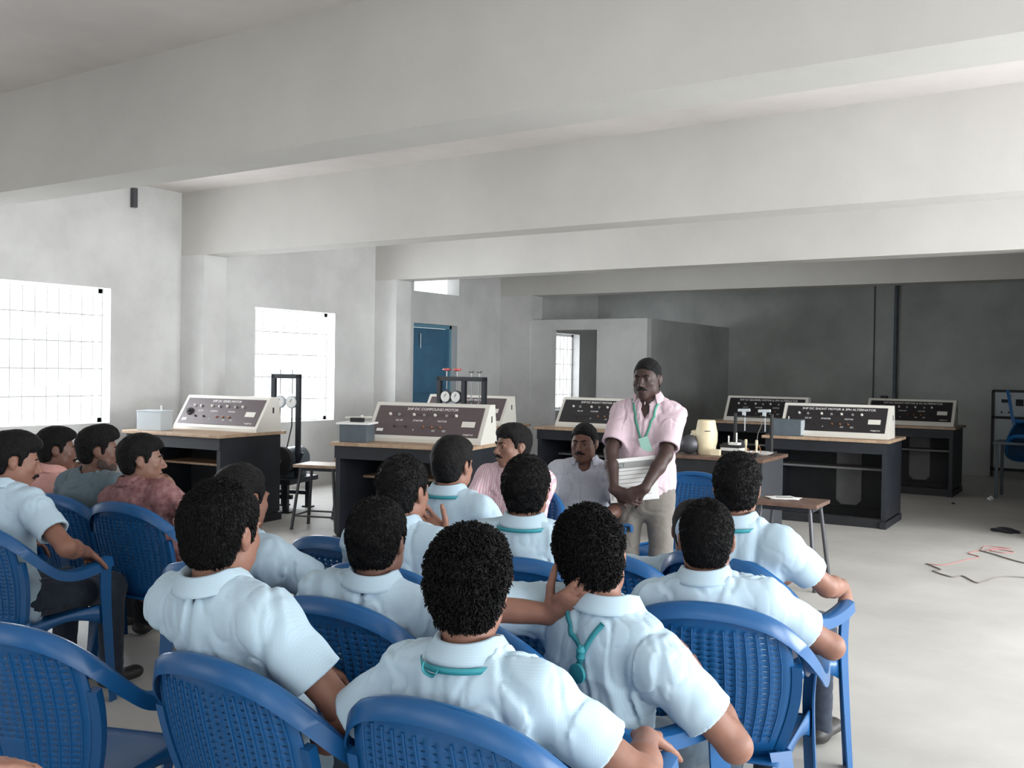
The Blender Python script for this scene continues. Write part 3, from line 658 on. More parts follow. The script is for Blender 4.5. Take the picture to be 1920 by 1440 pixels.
        o = ap.build('side_rail', m, r, smooth=True); md = o.modifiers.new('thickness', 'SOLIDIFY'); md.thickness = 0.006
    o = MB(); N = 12
    vt = [o.bm.verts.new((-0.25 + 0.5 * i / N, 0.232, 0.415)) for i in range(N + 1)]; vb = [o.bm.verts.new((-0.25 + 0.5 * i / N, 0.236, 0.34 + 0.055 * math.sin(PI * i / N))) for i in range(N + 1)]
    for i in range(N): o.bm.faces.new((vt[i], vt[i + 1], vb[i + 1], vb[i]))
    o = o.build('front_rail', m, r, smooth=True); md = o.modifiers.new('thickness', 'SOLIDIFY'); md.thickness = 0.006
    return r

# ------------------------------------------------------------------ signed-distance modelling for people
def V3(*a): return np.array(a, dtype=float)
def nrm(v): return v / (np.linalg.norm(v) + 1e-9)
class Sculpt:
    """a list of smooth-blended solids turned into one continuous surface"""
    def __init__(s, h): s.h = h; s.ops = []
    def rc(s, a, b, r1, r2=None, k=0.02, fr=None, sc_=(1, 1, 1), op='u'):
        s.ops.append(('rc', V3(*a), V3(*b), r1, r1 if r2 is None else r2, k, fr, np.array(sc_, float), op)); return s
    def ell(s, c, r, k=0.02, fr=None, op='u'):
        m = max(r); s.ops.append(('rc', V3(*c), V3(*c), m, m, k, np.eye(3) if fr is None else fr, np.array(r, float) / m, op)); return s
    def fn(s, f, c, R, k=0.0, op='u'):
        s.ops.append(('fn', V3(*c), V3(*c), R, R, k, None, f, op)); return s
    def bounds(s):
        lo = np.full(3, 1e9); hi = -lo
        for o in s.ops:
            if o[8] != 'u': continue
            m = max(o[3], o[4]) * (max(o[7]) if o[0] == 'rc' else 1) + 3 * s.h
            lo = np.minimum(lo, np.minimum(o[1], o[2]) - m); hi = np.maximum(hi, np.maximum(o[1], o[2]) + m)
        return lo, hi
    def grid(s, lohi=None):
        lo, hi = s.bounds() if lohi is None else lohi
        s.lo = lo; n = np.ceil((hi - lo) / s.h).astype(int) + 1
        s.F = np.full(n, 0.25, np.float32); s.n = n
        for o in s.ops: s._apply(o)
        return s
    def _box(s, lo, hi):
        a = np.clip(np.floor((lo - s.lo) / s.h).astype(int), 0, s.n); b = np.clip(np.ceil((hi - s.lo) / s.h).astype(int) + 1, 0, s.n)
        sl = tuple(slice(i, j) for i, j in zip(a, b))
        ax = [(s.lo[i] + s.h * np.arange(a[i], b[i])).astype(np.float32) for i in range(3)]
        return sl, ax[0][:, None, None], ax[1][None, :, None], ax[2][None, None, :]
    def _apply(s, o):
        kind, a, b, r1, r2, k, fr, ex, op = o
        m = max(r1, r2) * (max(ex) if kind == 'rc' else 1) + k + 3 * s.h
        sl, X, Y, Z = s._box(np.minimum(a, b) - m, np.maximum(a, b) + m)
        if 0 in s.F[sl].shape: return
        if kind == 'fn': d = ex(X, Y, Z)
        else:
            x, y, z = X - a[0], Y - a[1], Z - a[2]; ba = b - a; mn = 1.0
            if fr is not None:
                x, y, z = (fr[0][0] * x + fr[0][1] * y + fr[0][2] * z) / ex[0], (fr[1][0] * x + fr[1][1] * y + fr[1][2] * z) / ex[1], (fr[2][0] * x + fr[2][1] * y + fr[2][2] * z) / ex[2]
                ba = (np.array(fr) @ ba) / ex
            L = float(ba @ ba)
            t = 0 if L < 1e-10 else np.clip((x * ba[0] + y * ba[1] + z * ba[2]) / L, 0, 1)
            q = np.sqrt((x - t * ba[0]) ** 2 + (y - t * ba[1]) ** 2 + (z - t * ba[2]) ** 2)
            r = r1 + (r2 - r1) * t
            if fr is not None and min(ex) < 0.999:   # better distance for squashed solids
                g = np.sqrt(((x - t * ba[0]) / ex[0]) ** 2 + ((y - t * ba[1]) / ex[1]) ** 2 + ((z - t * ba[2]) / ex[2]) ** 2)
                d = (q - r) * q / np.maximum(g, 1e-6)
                d = np.where(q < 1e-4, -r * min(ex), d)
            else: d = q - r
        G = s.F[sl]
        if op == 'u':
            if k > 0: hh = np.maximum(k - np.abs(G - d), 0) / k; s.F[sl] = np.minimum(G, d) - hh * hh * k * 0.25
            else: s.F[sl] = np.minimum(G, d)
        else:
            d = -d if op == 's' else d
            if k > 0: hh = np.maximum(k - np.abs(G - d), 0) / k; s.F[sl] = np.maximum(G, d) + hh * hh * k * 0.25
            else: s.F[sl] = np.maximum(G, d)
    def rough(s, amp, wl, ridge=False, stretch=(1, 1, 1), seed=0, mask=None):
        idx = np.nonzero(np.abs(s.F) < amp * 2 + 2 * s.h)
        P = np.stack([s.lo[i] + s.h * idx[i] for i in range(3)], 1)
        n = vnoise(P * (np.array(stretch) / wl) + seed * 7.31)
        if ridge == 'fold':
            n2 = vnoise(P * (np.array(stretch) / wl) * 1.7 + 3.3 + seed); n = 0.35 - np.exp(-(n / 0.10) ** 2) - 0.55 * np.exp(-(n2 / 0.09) ** 2) + 0.5 * np.exp(-((n - 0.22) / 0.10) ** 2)
        elif ridge: n = (1 - 2 * np.abs(n)) * 0.8
        w = 1 if mask is None else mask(P)
        s.F[idx] -= (amp * n * w).astype(np.float32)
        return s
    def at(s, p):
        q = (np.array(p) - s.lo) / s.h; i = np.clip(np.floor(q).astype(int), 0, s.n - 2); f = q - i; v = 0
        for dx in (0, 1):
            for dy in (0, 1):
                for dz in (0, 1):
                    v += s.F[i[0] + dx, i[1] + dy, i[2] + dz] * (f[0] if dx else 1 - f[0]) * (f[1] if dy else 1 - f[1]) * (f[2] if dz else 1 - f[2])
        return float(v)
    def snap(s, p, off):
        p = V3(*p); e = s.h
        for _ in range(6):
            g = V3(*[s.at(p + e * d) - s.at(p - e * d) for d in np.eye(3)]); g = nrm(g); p = p - g * (s.at(p) - off)
        return p
    def mesh(s, name, smooth_iter=1):
        F = s.F; h = s.h; S = F < 0
        c = [S[i:S.shape[0] - 1 + i, j:S.shape[1] - 1 + j, k:S.shape[2] - 1 + k] for i in (0, 1) for j in (0, 1) for k in (0, 1)]
        al = c[0].copy(); an = c[0].copy()
        for q in c[1:]: al &= q; an |= q
        act = an & ~al; cells = np.argwhere(act)
        if not len(cells): return bpy.data.meshes.new(name)
        ids = np.full(act.shape, -1, np.int32); ids[act] = np.arange(len(cells))
        cv = np.zeros((len(cells), 8), np.float32); off = [(i, j, k) for i in (0, 1) for j in (0, 1) for k in (0, 1)]
        for q, (i, j, k) in enumerate(off): cv[:, q] = F[cells[:, 0] + i, cells[:, 1] + j, cells[:, 2] + k]
        acc = np.zeros((len(cells), 3)); cnt = np.zeros(len(cells))
        for q in range(8):
            for w in range(q + 1, 8):
                a, b = np.array(off[q]), np.array(off[w])
                if abs(a - b).sum() != 1: continue
                x0, x1 = cv[:, q], cv[:, w]; m = (x0 < 0) != (x1 < 0)
                t = np.where(m, x0 / np.where(m, x0 - x1, 1), 0)
                acc[m] += (a + (b - a) * t[:, None])[m]; cnt[m] += 1
        co = s.lo + h * (cells + acc / cnt[:, None])
        quads = []
        for ax in range(3):
            o1, o2 = (ax + 1) % 3, (ax + 2) % 3
            sa = [slice(None)] * 3; sb = [slice(None)] * 3; sa[ax] = slice(0, -1); sb[ax] = slice(1, None)
            A, B = S[tuple(sa)], S[tuple(sb)]; e = np.argwhere(A != B)
            e = e[(e[:, o1] > 0) & (e[:, o2] > 0) & (e[:, o1] < S.shape[o1] - 1) & (e[:, o2] < S.shape[o2] - 1)]
            if not len(e): continue
            d1 = np.zeros(3, int); d1[o1] = 1; d2 = np.zeros(3, int); d2[o2] = 1
            q = np.stack([ids[tuple((e - d1 - d2).T)], ids[tuple((e - d2).T)], ids[tuple(e.T)], ids[tuple((e - d1).T)]], 1)
            flip = ~A[tuple(e.T)]; q[flip] = q[flip][:, ::-1]; quads.append(q)
        Q = np.concatenate(quads)
        for _ in range(smooth_iter):
            sm = np.zeros_like(co); n = np.zeros(len(co))
            for i in range(4):
                a, b = Q[:, i], Q[:, (i + 1) % 4]
                for ax in range(3): sm[:, ax] += np.bincount(a, co[b, ax], len(co)) + np.bincount(b, co[a, ax], len(co))
                n += np.bincount(a, minlength=len(co)) + np.bincount(b, minlength=len(co))
            co = co * 0.5 + 0.5 * sm / np.maximum(n, 1)[:, None]
        s.co = co; s.Q = Q
        return raw_mesh(name, co, Q)
def raw_mesh(name, co, Q, tris=None):
    me = bpy.data.meshes.new(name); me.vertices.add(len(co)); me.vertices.foreach_set('co', np.asarray(co, np.float32).ravel())
    nq = len(Q); nt = 0 if tris is None else len(tris)
    me.loops.add(nq * 4 + nt * 3); me.polygons.add(nq + nt)
    lv = np.asarray(Q, np.int32).ravel()
    if nt: lv = np.concatenate([lv, np.asarray(tris, np.int32).ravel()])
    me.loops.foreach_set('vertex_index', lv)
    st = np.concatenate([np.arange(nq) * 4, nq * 4 + np.arange(nt) * 3]).astype(np.int32)
    me.polygons.foreach_set('loop_start', st)
    me.polygons.foreach_set('use_smooth', np.ones(nq + nt, bool)); me.update(calc_edges=True); return me
NT = RNG.uniform(-1, 1, (32, 32, 32)).astype(np.float32)
def vnoise(P):
    i = np.floor(P).astype(int); f = P - i; f = f * f * (3 - 2 * f); v = 0
    for dx in (0, 1):
        for dy in (0, 1):
            for dz in (0, 1):
                v = v + NT[(i[:, 0] + dx) & 31, (i[:, 1] + dy) & 31, (i[:, 2] + dz) & 31] * (f[:, 0] if dx else 1 - f[:, 0]) * (f[:, 1] if dy else 1 - f[:, 1]) * (f[:, 2] if dz else 1 - f[:, 2])
    return v

def hand(S, w, d, n, side, curl=0.5, s=1.0, spread=0.0):
    """palm and five fingers; w wrist, d pointing direction, n direction the palm faces, side +1 when the thumb is towards d x n"""
    d = nrm(d); n = nrm(n - d * (n @ d)); a = np.cross(d, n) * side
    fr = np.array([d, a, n])
    S.rc(w + 0.018 * s * d, w + 0.07 * s * d, 0.032 * s, 0.038 * s, 0.012, fr, (1, 1, 0.42))
    S.rc(w - 0.01 * d, w + 0.03 * d * s, 0.026 * s, 0.026 * s, 0.015, fr, (1, 1, 0.75))
    Ls = ((0.040, 0.026, 0.021), (0.044, 0.029, 0.022), (0.041, 0.027, 0.021), (0.032, 0.021, 0.018))
    for q in range(4):
        off = (0.0285 - 0.019 * q) * s
        p = w + (0.092 - 0.004 * abs(q - 1)) * s * d + a * off - 0.002 * n; ang = 0.15 * curl + 0.06 * q * curl
        dd = nrm(d + a * spread * (1.5 - q) * 0.25); r = (0.0092, 0.0094, 0.0090, 0.0080)[q] * s
        S.rc(p - 0.03 * s * d, p, 0.0105 * s, r, 0.006)
        for L in Ls[q]:
            ang += curl * 0.62; e = p + (dd * math.cos(ang) + n * math.sin(ang)) * L * s
            S.rc(p, e, r, r * 0.92, 0.003); p = e; r *= 0.92
    p = w + 0.025 * s * d + a * 0.026 * s + n * 0.006; v = nrm(d * 0.62 + a * 0.66 + n * 0.42)
    e = p + v * 0.040 * s; S.rc(p, e, 0.014 * s, 0.0115 * s, 0.010); v = nrm(v + n * 0.3 * curl + d * 0.35)
    e2 = e + v * 0.032 * s; S.rc(e, e2, 0.0112 * s, 0.0100 * s, 0.004); v = nrm(v + n * 0.3 * curl)
    S.rc(e2, e2 + v * 0.024 * s, 0.0100 * s, 0.0085 * s, 0.003)

def ik(S0, E0, W0, l1, l2):
    """elbow position from shoulder, wrist target and an elbow hint, with true arm lengths"""
    v = W0 - S0; dist = np.linalg.norm(v); d = v / dist
    if dist > (l1 + l2) * 0.985: dist = (l1 + l2) * 0.985; W0 = S0 + d * dist
    a = (l1 * l1 - l2 * l2 + dist * dist) / (2 * dist); hgt = math.sqrt(max(l1 * l1 - a * a, 0))
    p = E0 - S0; p = p - d * (p @ d); p = nrm(p)
    return S0 + d * a + p * hgt, W0
def head_frame(yaw, pitch, roll):
    r = V3(math.cos(yaw), -math.sin(yaw), 0); f = V3(math.sin(yaw), math.cos(yaw), 0); u = V3(0, 0, 1)
    f, u = f * math.cos(pitch) - u * math.sin(pitch), u * math.cos(pitch) + f * math.sin(pitch)
    r, u = r * math.cos(roll) + u * math.sin(roll), u * math.cos(roll) - r * math.sin(roll)
    return np.array([r, f, u])

def person(sp):
    """one seated or standing person from a pose record; local frame: x right, y forward, z up"""
    s = sp.get('s', 0.95); th = YAW - sp['phi']; root_p = plan(*sp['root'])
    R = empty('person', root_p, th)
    tag(R, sp['label'], 'person', None)
    ct, st_ = math.cos(th), math.sin(th)
    def loc(w):  # world -> local
        x, y = w[0] - root_p[0], w[1] - root_p[1]; return V3(ct * x + st_ * y, -st_ * x + ct * y, w[2])
    h = sp.get('h', 0.006)
    hd = loc(plan(*sp['head']))
    HF = head_frame(sp.get('hyaw', 0) - sp['phi'] if 'hyaw' in sp else 0.0, sp.get('hpitch', 0.05), sp.get('hroll', 0))
    rr, ff, uu = HF
    stand = sp.get('stand', False)
    H = V3(*sp.get('hip', (0, -0.06, 0.50) if not stand else (0, 0, 0.84)))
    N = hd - uu * 0.100 * s - V3(0, 0, 0.035) * s - ff * 0.028 * s + V3(*sp.get('noff', (0, 0, 0)))
    t = nrm(N - H); r0 = nrm(V3(math.cos(sp.get('twist', 0)), -math.sin(sp.get('twist', 0)), sp.get('tilt', 0)))
    r0 = nrm(r0 - t * (r0 @ t)); f0 = np.cross(t, r0)
    TL = np.linalg.norm(N - H); fr = np.array([r0, f0, t])
    bulge = sp.get('slouch', 0.025)
    W = H + t * TL * 0.36 - f0 * bulge * 0.6; C1 = H + t * TL * 0.68 - f0 * bulge; C2 = N - t * 0.055 * s - f0 * bulge * 0.3
    sh = sp.get('shoulders', 0.165) * s; drop = sp.get('drop', (0.055, 0.055)); gb = sp.get('girth', 1.0)
    SH = {-1: N - t * drop[0] * s - r0 * sh - f0 * sp.get('fwdl', 0) , 1: N - t * drop[1] * s + r0 * sh - f0 * sp.get('fwdr', 0)}
    dflt = {-1: ((-0.27, -0.02, 0.70), (-0.20, 0.20, 0.69)), 1: ((0.27, -0.02, 0.70), (0.20, 0.20, 0.69))}
    arms = {}
    hs = s * sp.get('hs', 1.0)
    def hp(x, y, z): return hd + (rr * x + ff * y + uu * z) * hs
    for sd, key in ((-1, 'armL'), (1, 'armR')):
        E_, W_ = sp.get(key, dflt[sd])[:2]; E_ = V3(*E_); W_ = hp(*W_[1:]) if W_[0] == 'head' else V3(*W_)
        arms[sd] = (SH[sd], *ik(SH[sd], E_, W_, 0.275 * s, 0.245 * s))
    # ---- body: head, neck, torso core, arms, hands as one surface
    B = Sculpt(h); HFs = HF
    def he(c, r, k=0.02, op='u'): B.ell(hp(*c), tuple(q * hs for q in r), k * hs, HFs, op)
    he((0, -0.014, 0.034), (0.073, 0.092, 0.083)); he((0, 0.026, -0.012), (0.064, 0.068, 0.072), 0.03)
    he((0, 0.034, -0.060), (0.051, 0.054, 0.050), 0.03); he((0, 0.066, -0.093), (0.024, 0.020, 0.020), 0.03)
    for q in (-1, 1):
        he((0.052 * q, 0.012, -0.055), (0.016, 0.036, 0.030), 0.03)
        he((0.040 * q, 0.060, -0.018), (0.020, 0.018, 0.016), 0.02)
        he((0.031 * q, 0.098, 0.003), (0.016, 0.012, 0.009), 0.012, 's')
        he((0.031 * q, 0.0765, 0.009), (0.0150, 0.0125, 0.0085), 0.004); he((0.031 * q, 0.0745, -0.006), (0.0140, 0.0115, 0.0070), 0.004)
        he((0.026 * q, 0.087, 0.024), (0.022, 0.010, 0.006), 0.012)
        he((0.077 * q, -0.008, -0.004), (0.009, 0.017, 0.031), 0.006); he((0.083 * q, -0.016, 0.004), (0.006, 0.017, 0.024), 0.006)
        he((0.089 * q, -0.006, 0.002), (0.006, 0.009, 0.014), 0.004, 's')
    B.rc(hp(0, 0.092, 0.012), hp(0, 0.114, -0.026), 0.0075 * hs, 0.0115 * hs, 0.012 * hs)
    for q in (-1, 1): he((0.012 * q, 0.103, -0.032), (0.009, 0.010, 0.008), 0.008)
    he((0, 0.094, -0.058), (0.024, 0.010, 0.0055), 0.006); he((0, 0.092, -0.069), (0.020, 0.010, 0.006), 0.006)
    nb = hd - uu * 0.075 * hs - ff * 0.022 * hs
    B.rc(N - t * 0.05, nb, 0.060 * s * gb, 0.052 * s, 0.03)
    B.rc(H, W, 0.125 * s * gb, 0.115 * s * gb, 0.03, fr, (1, 0.7, 1)); B.rc(W, C1, 0.115 * s * gb, 0.13 * s, 0.03, fr, (1, 0.7, 1)); B.rc(C1, C2, 0.13 * s, 0.095 * s, 0.03, fr, (1, 0.65, 1))
    for sd in (-1, 1):
        S0, E_, W_ = arms[sd]; B.rc(C2, S0, 0.055 * s, 0.050 * s, 0.03)
        B.rc(S0, E_, 0.048 * s, 0.038 * s, 0.02); m_ = E_ + (W_ - E_) * 0.35
        B.rc(E_, m_, 0.038 * s, 0.040 * s, 0.02); B.rc(m_, W_, 0.040 * s, 0.026 * s, 0.02)
        hk = sp.get('handL' if sd < 0 else 'handR', {})
        dv = V3(*hk['d']) if 'd' in hk else nrm(W_ - E_) + V3(0, 0, -0.25); nv = V3(*hk.get('n', (0, 0.0, -1)))
        if 'to' in hk: tg = hp(*hk['to']); dv = tg - W_; nv = hp(0, 0.0, -0.02) - W_
        if abs(nrm(dv) @ nrm(nv)) > 0.95: nv = V3(-sd, 0, 0.2)
        hand(B, W_, nrm(dv), nv, hk.get('side', -sd), hk.get('curl', 0.55), s, hk.get('spread', 0.0))
    # ---- legs under the trousers
    if not stand:
        kn = sp.get('knees', ((-0.13, 0.40, 0.47), (0.13, 0.40, 0.47))); an = sp.get('ankles', ((-0.14, 0.40, 0.09), (0.14, 0.40, 0.09)))
        hipj = [H + V3(-0.085, 0.03, -0.0), H + V3(0.085, 0.03, -0.0)]
    else:
        kn = sp.get('knees', ((-0.10, 0.02, 0.46), (0.10, 0.02, 0.46))); an = sp.get('ankles', ((-0.11, -0.02, 0.09), (0.11, -0.02, 0.09)))
        hipj = [H + V3(-0.085, 0, -0.02), H + V3(0.085, 0, -0.02)]
    for i in (0, 1):
        k_, a_ = V3(*kn[i]), V3(*an[i])
        B.rc(hipj[i], k_, 0.06 * s, 0.045 * s, 0.03); B.rc(k_, a_, 0.045 * s, 0.032 * s, 0.02)
    B.grid(); bm_ = B.mesh('body'); link_mesh('body', bm_, M[sp['skin']], R)
    # ---- hair
    hh = sp.get('hh', min(h, 0.005)); Hs = Sculpt(hh); amp = sp.get('curl_amp', 0.003); thick = sp.get('thick', 0.012)
    e_ = 1 + thick / 0.085
    Hs.ell(hp(0, -0.014, 0.036), tuple(q * hs * e_ for q in (0.074, 0.094, 0.086)), 0.01, HFs)
    Hs.ell(hp(0, -0.040, -0.030), tuple(q * hs for q in (0.066, 0.060, 0.062)), 0.03 * hs, HFs)
    top = sp.get('top', 0.0)
    if top: Hs.ell(hp(0, 0.025, 0.085), (0.062 * hs, 0.075 * hs, 0.035 * hs + top), 0.03, HFs)
    line = sp.get('hairline', 0.062); nape = sp.get('nape', -0.082)
    def cut(X, Y, Z):
        x, y, z = X - hd[0], Y - hd[1], Z - hd[2]
        lx = (rr[0] * x + rr[1] * y + rr[2] * z) / hs; ly = (ff[0] * x + ff[1] * y + ff[2] * z) / hs; lz = (uu[0] * x + uu[1] * y + uu[2] * z) / hs
        zl = np.interp(ly, [-0.12, -0.03, -0.022, 0.012, 0.020, 0.050, 0.078, 0.13], [nape, nape + 0.01, 0.028, 0.024, -0.028 + 0.03, 0.035, line, line + 0.01]).astype(np.float32)
        side = np.abs(lx) > 0.05
        zl = np.where(side & (ly > 0.012) & (ly < 0.03), -0.022, zl)
        zl = np.where((ly > 0.045) & (np.abs(lx) > 0.034), zl + (np.abs(lx) - 0.034) * 0.9, zl)
        return (zl - lz) * hs * 0.8
    Hs.fn(cut, hp(0, 0, 0), 0.17, sp.get('taper', 0.018), 'i')
    Hs.grid()
    Hs.rough(amp, 0.022 * sp.get('curl_wl', 1), ridge=sp.get('curly', False), seed=len(sp['label'])); Hs.rough(amp * 0.5, 0.010, seed=3)
    me = Hs.mesh('hair', 1)
    if sp.get('tufts', 0): me = tufts(Hs, sp['tufts'], sp.get('tuft_len', 0.012), hd, sp.get('curly', False))
    link_mesh('hair', me, M['hair'], R)
    # ---- brows, moustache, beard and eyes where the face is seen
    if sp.get('face'):
        F2 = Sculpt(0.003)
        for q in (-1, 1): F2.rc(hp(0.012 * q, 0.099, 0.023), hp(0.032 * q, 0.093, 0.029), 0.0042 * hs, 0.0048 * hs, 0.002); F2.rc(hp(0.032 * q, 0.093, 0.029), hp(0.048 * q, 0.078, 0.023), 0.0048 * hs, 0.003 * hs, 0.002)
        F2.grid(); link_mesh('eyebrows', F2.mesh('eyebrows'), M['hair'], R)
        for q in (-1, 1):
            eb = MB().lathe((0, 0, 0), [(0.002, -0.0105), (0.0074, -0.0074), (0.0105, 0), (0.0074, 0.0074), (0.002, 0.0105)], 14)
            eo = eb.build('eye', M['eye'], R, smooth=True); eo.location = hp(0.031 * q, 0.0765, 0.001)
            io = MB().lathe((0, 0, 0), [(0.0062, 0), (0.0060, 0.0015), (0.001, 0.0030)], 12, axis=tuple(ff)).build('iris', M['iris'], eo); io.location = ff * 0.0085
        if sp.get('moustache'):
            F3 = Sculpt(0.003)
            for q in (-1, 1): F3.rc(hp(0.004 * q, 0.107, -0.047), hp(0.032 * q, 0.091, -0.056), 0.0072 * hs, 0.0045 * hs, 0.004)
            F3.grid(); link_mesh('moustache', F3.mesh('moustache'), M['hair'], R)
        F4 = Sculpt(0.003); F4.rc(hp(-0.020, 0.098, -0.063), hp(0.020, 0.098, -0.063), 0.0045 * hs, 0.0045 * hs, 0.002)
        F4.grid(); link_mesh('lips', F4.mesh('lips'), M[sp.get('lips', 'skin_b')], R)
    if sp.get('beard'):
        F5 = Sculpt(0.004)
        for c, q in (((0, 0.034, -0.060), (0.0525, 0.0565, 0.052)), ((0, 0.066, -0.094), (0.026, 0.023, 0.023)), ((0.053, 0.010, -0.055), (0.018, 0.036, 0.034)), ((-0.053, 0.010, -0.055), (0.018, 0.036, 0.034))):
            F5.ell(hp(*c), tuple((v + 0.004) * hs for v in q), 0.02 * hs, HFs)
        def bc(X, Y, Z):
            x, y, z = X - hd[0], Y - hd[1], Z - hd[2]; lz = (uu[0] * x + uu[1] * y + uu[2] * z) / hs; ly = (ff[0] * x + ff[1] * y + ff[2] * z) / hs
            return np.maximum(lz + 0.030 + (ly - 0.02) * 0.55, -ly - 0.004)
        F5.fn(bc, hp(0, 0, -0.05), 0.15, 0.004, 'i'); F5.grid(); F5.rough(0.002, 0.008, seed=4); link_mesh('beard', F5.mesh('beard'), M['stubble'], R)
    # ---- shirt
    o = 0.016 * s; S_ = Sculpt(sp.get('sh_h', h)); lo_h = H - V3(0, 0, 0.035) if not stand else H + t * 0.05
    S_.rc(lo_h, H + t * (0.03 if not stand else 0.08), 0.155 * s * gb, 0.152 * s * gb, 0.03, fr, (1, 0.76, 1)); S_.rc(H if not stand else H + t * 0.06, W, 0.150 * s * gb, 0.143 * s * gb, 0.04, fr, (1, 0.78 if gb > 1.05 else 0.74, 1))
    S_.rc(W, C1, 0.143 * s * gb, 0.160 * s, 0.04, fr, (1, 0.70, 1)); S_.rc(C1, C2, 0.160 * s, 0.115 * s, 0.04, fr, (1, 0.70, 1))
    if gb > 1.05: S_.ell(W + f0 * 0.05 * s - t * 0.02, (0.125 * s, 0.10 * s, 0.13 * s), 0.05, fr)
    for sd in (-1, 1):
        S_.rc(C2, SH[sd], 0.072 * s, 0.062 * s, 0.05); S_.rc(N - t * 0.022 * s, SH[sd] * 0.55 + N * 0.45, 0.058 * s, 0.056 * s, 0.03)
    CF = []; clen = sp.get('sleeve', 0.66)
    S_.ops_main = list(S_.ops)
    lo, hi = S_.bounds()
    for sd in (-1, 1):
        S0, E_, W_ = arms[sd]
        for p in ((E_, W_) if clen > 1 else (S0 + (E_ - S0) * min(1, clen + 0.15),)): lo = np.minimum(lo, p - 0.10); hi = np.maximum(hi, p + 0.10)
    S_.grid((lo, hi))
    for sd in (-1, 1):
        S0, E_, W_ = arms[sd]; A = Sculpt(S_.h)
        if clen <= 1:
            cf = S0 + (E_ - S0) * clen; d_ = nrm(E_ - S0)
            A.rc(S0, S0 + (E_ - S0) * 0.45, 0.061 * s, 0.065 * s, 0.02); A.rc(S0 + (E_ - S0) * 0.45, cf + d_ * 0.03, 0.065 * s, 0.072 * s, 0.02); CF.append(cf)
            A.fn(lambda X, Y, Z, c=cf, d=d_: (X - c[0]) * d[0] + (Y - c[1]) * d[1] + (Z - c[2]) * d[2], cf, 0.16, 0, 'i')
            A.rc(S0 + (E_ - S0) * (clen - 0.12), E_, 0.054 * s, 0.057 * s, 0.0, op='s')
        else:
            A.rc(S0, E_, 0.060 * s, 0.052 * s, 0.02); A.rc(E_, E_ + (W_ - E_) * 0.94, 0.052 * s, 0.036 * s, 0.02)
        A.grid((lo, hi)); G = S_.F; d = A.F; k = 0.055
        hh_ = np.maximum(k - np.abs(G - d), 0) / k; S_.F = np.minimum(G, d) - hh_ * hh_ * k * 0.25
    # neck opening
    for o_ in (('rc', N - t * 0.0, N + t * 0.12 + ff * 0.02, 0.062 * s, 0.08 * s, 0.008, None, np.array((1, 1, 1.)), 's'),): S_._apply(o_)
    if sp.get('vneck'):
        S_._apply(('rc', N + f0 * 0.05 * s, N - t * sp['vneck'] + f0 * 0.125 * s, 0.044 * s, 0.008, 0.004, None, np.array((1, 1, 1.)), 's'))
    def cm(P):
        w = np.ones(len(P))
        for c in CF: w = np.minimum(w, np.clip((np.linalg.norm(P - c, axis=1) - 0.075) / 0.08, 0.0, 1))
        return w
    S_.rough(sp.get('fold', 0.0075), 0.17, ridge='fold', stretch=(1.1, 1.1, 0.5), seed=len(sp['label']) * 3 + 1, mask=cm); S_.rough(0.0045, 0.075, ridge='fold', stretch=(1.3, 1, 0.6), seed=5, mask=cm)
    me = S_.mesh('shirt', 1); shirt = link_mesh(sp.get('top_name', 'shirt'), me, M[sp['shirt']], R)
    # ---- collar
    if sp.get('collar', True):
        ax = nrm(t * 0.8 + uu * 0.35); fx = nrm(f0 - ax * (f0 @ ax)); rx = np.cross(fx, ax)
        prof = [(0.052, -0.012), (0.0505, 0.030), (0.055, 0.036), (0.061, 0.034), (0.078, 0.004), (0.084, -0.004), (0.080, -0.006), (0.0735, 0.001), (0.058, 0.026), (0.056, -0.012)]
        nA = 44; gap = sp.get('collar_gap', 0.30); co = []; Q = []
        base = N + ax * 0.030 * s + fx * 0.004
        for i in range(nA + 1):
            a = -PI + gap + (2 * PI - 2 * gap) * i / nA     # 0 = back
            fb = max(0.0, (abs(a) - 1.6) / 1.2); fb = min(1, fb)
            for (r_, z_) in prof:
                z2 = z_ - fb * 0.028 - (fb * 0.018 if r_ > 0.07 else 0) ; r2 = r_ * (1 + 0.10 * fb) + (0.006 * fb)
                r2 *= 1.12; co.append(base + (rx * math.sin(a) * r2 * 1.04 - fx * math.cos(a) * r2 * 1.0 + ax * z2) * s * (gb * 0.1 + 0.9))
        m_ = len(prof)
        for i in range(nA):
            for k in range(m_): Q.append((i * m_ + k, i * m_ + (k + 1) % m_, (i + 1) * m_ + (k + 1) % m_, (i + 1) * m_ + k))
        me = raw_mesh('collar', np.array(co), Q); link_mesh('collar', me, M[sp['shirt']], R)
    # ---- trousers and shoes
    T = Sculpt(max(h, 0.007)); T.rc(H - V3(0, 0, 0.02), H + (V3(0, 0, 0.02) if not stand else t * 0.07), 0.150 * s * gb, 0.142 * s * gb, 0.03, fr, (1, 0.74, 1))
    for i in (0, 1):
        k_, a_ = V3(*kn[i]), V3(*an[i]); tw = sp.get('leg_w', 1.0)
        T.rc(hipj[i], k_, 0.088 * s * tw, 0.068 * s * tw, 0.03); T.rc(k_, a_ + V3(0, 0, -0.02), 0.066 * s * tw, 0.052 * s * tw, 0.03)
    T.grid(); T.rough(0.0035, 0.11, ridge='fold', stretch=(1, 1, 1.5), seed=9)
    link_mesh('trousers', T.mesh('trousers', 1), M[sp.get('trousers', 'denim')], R)
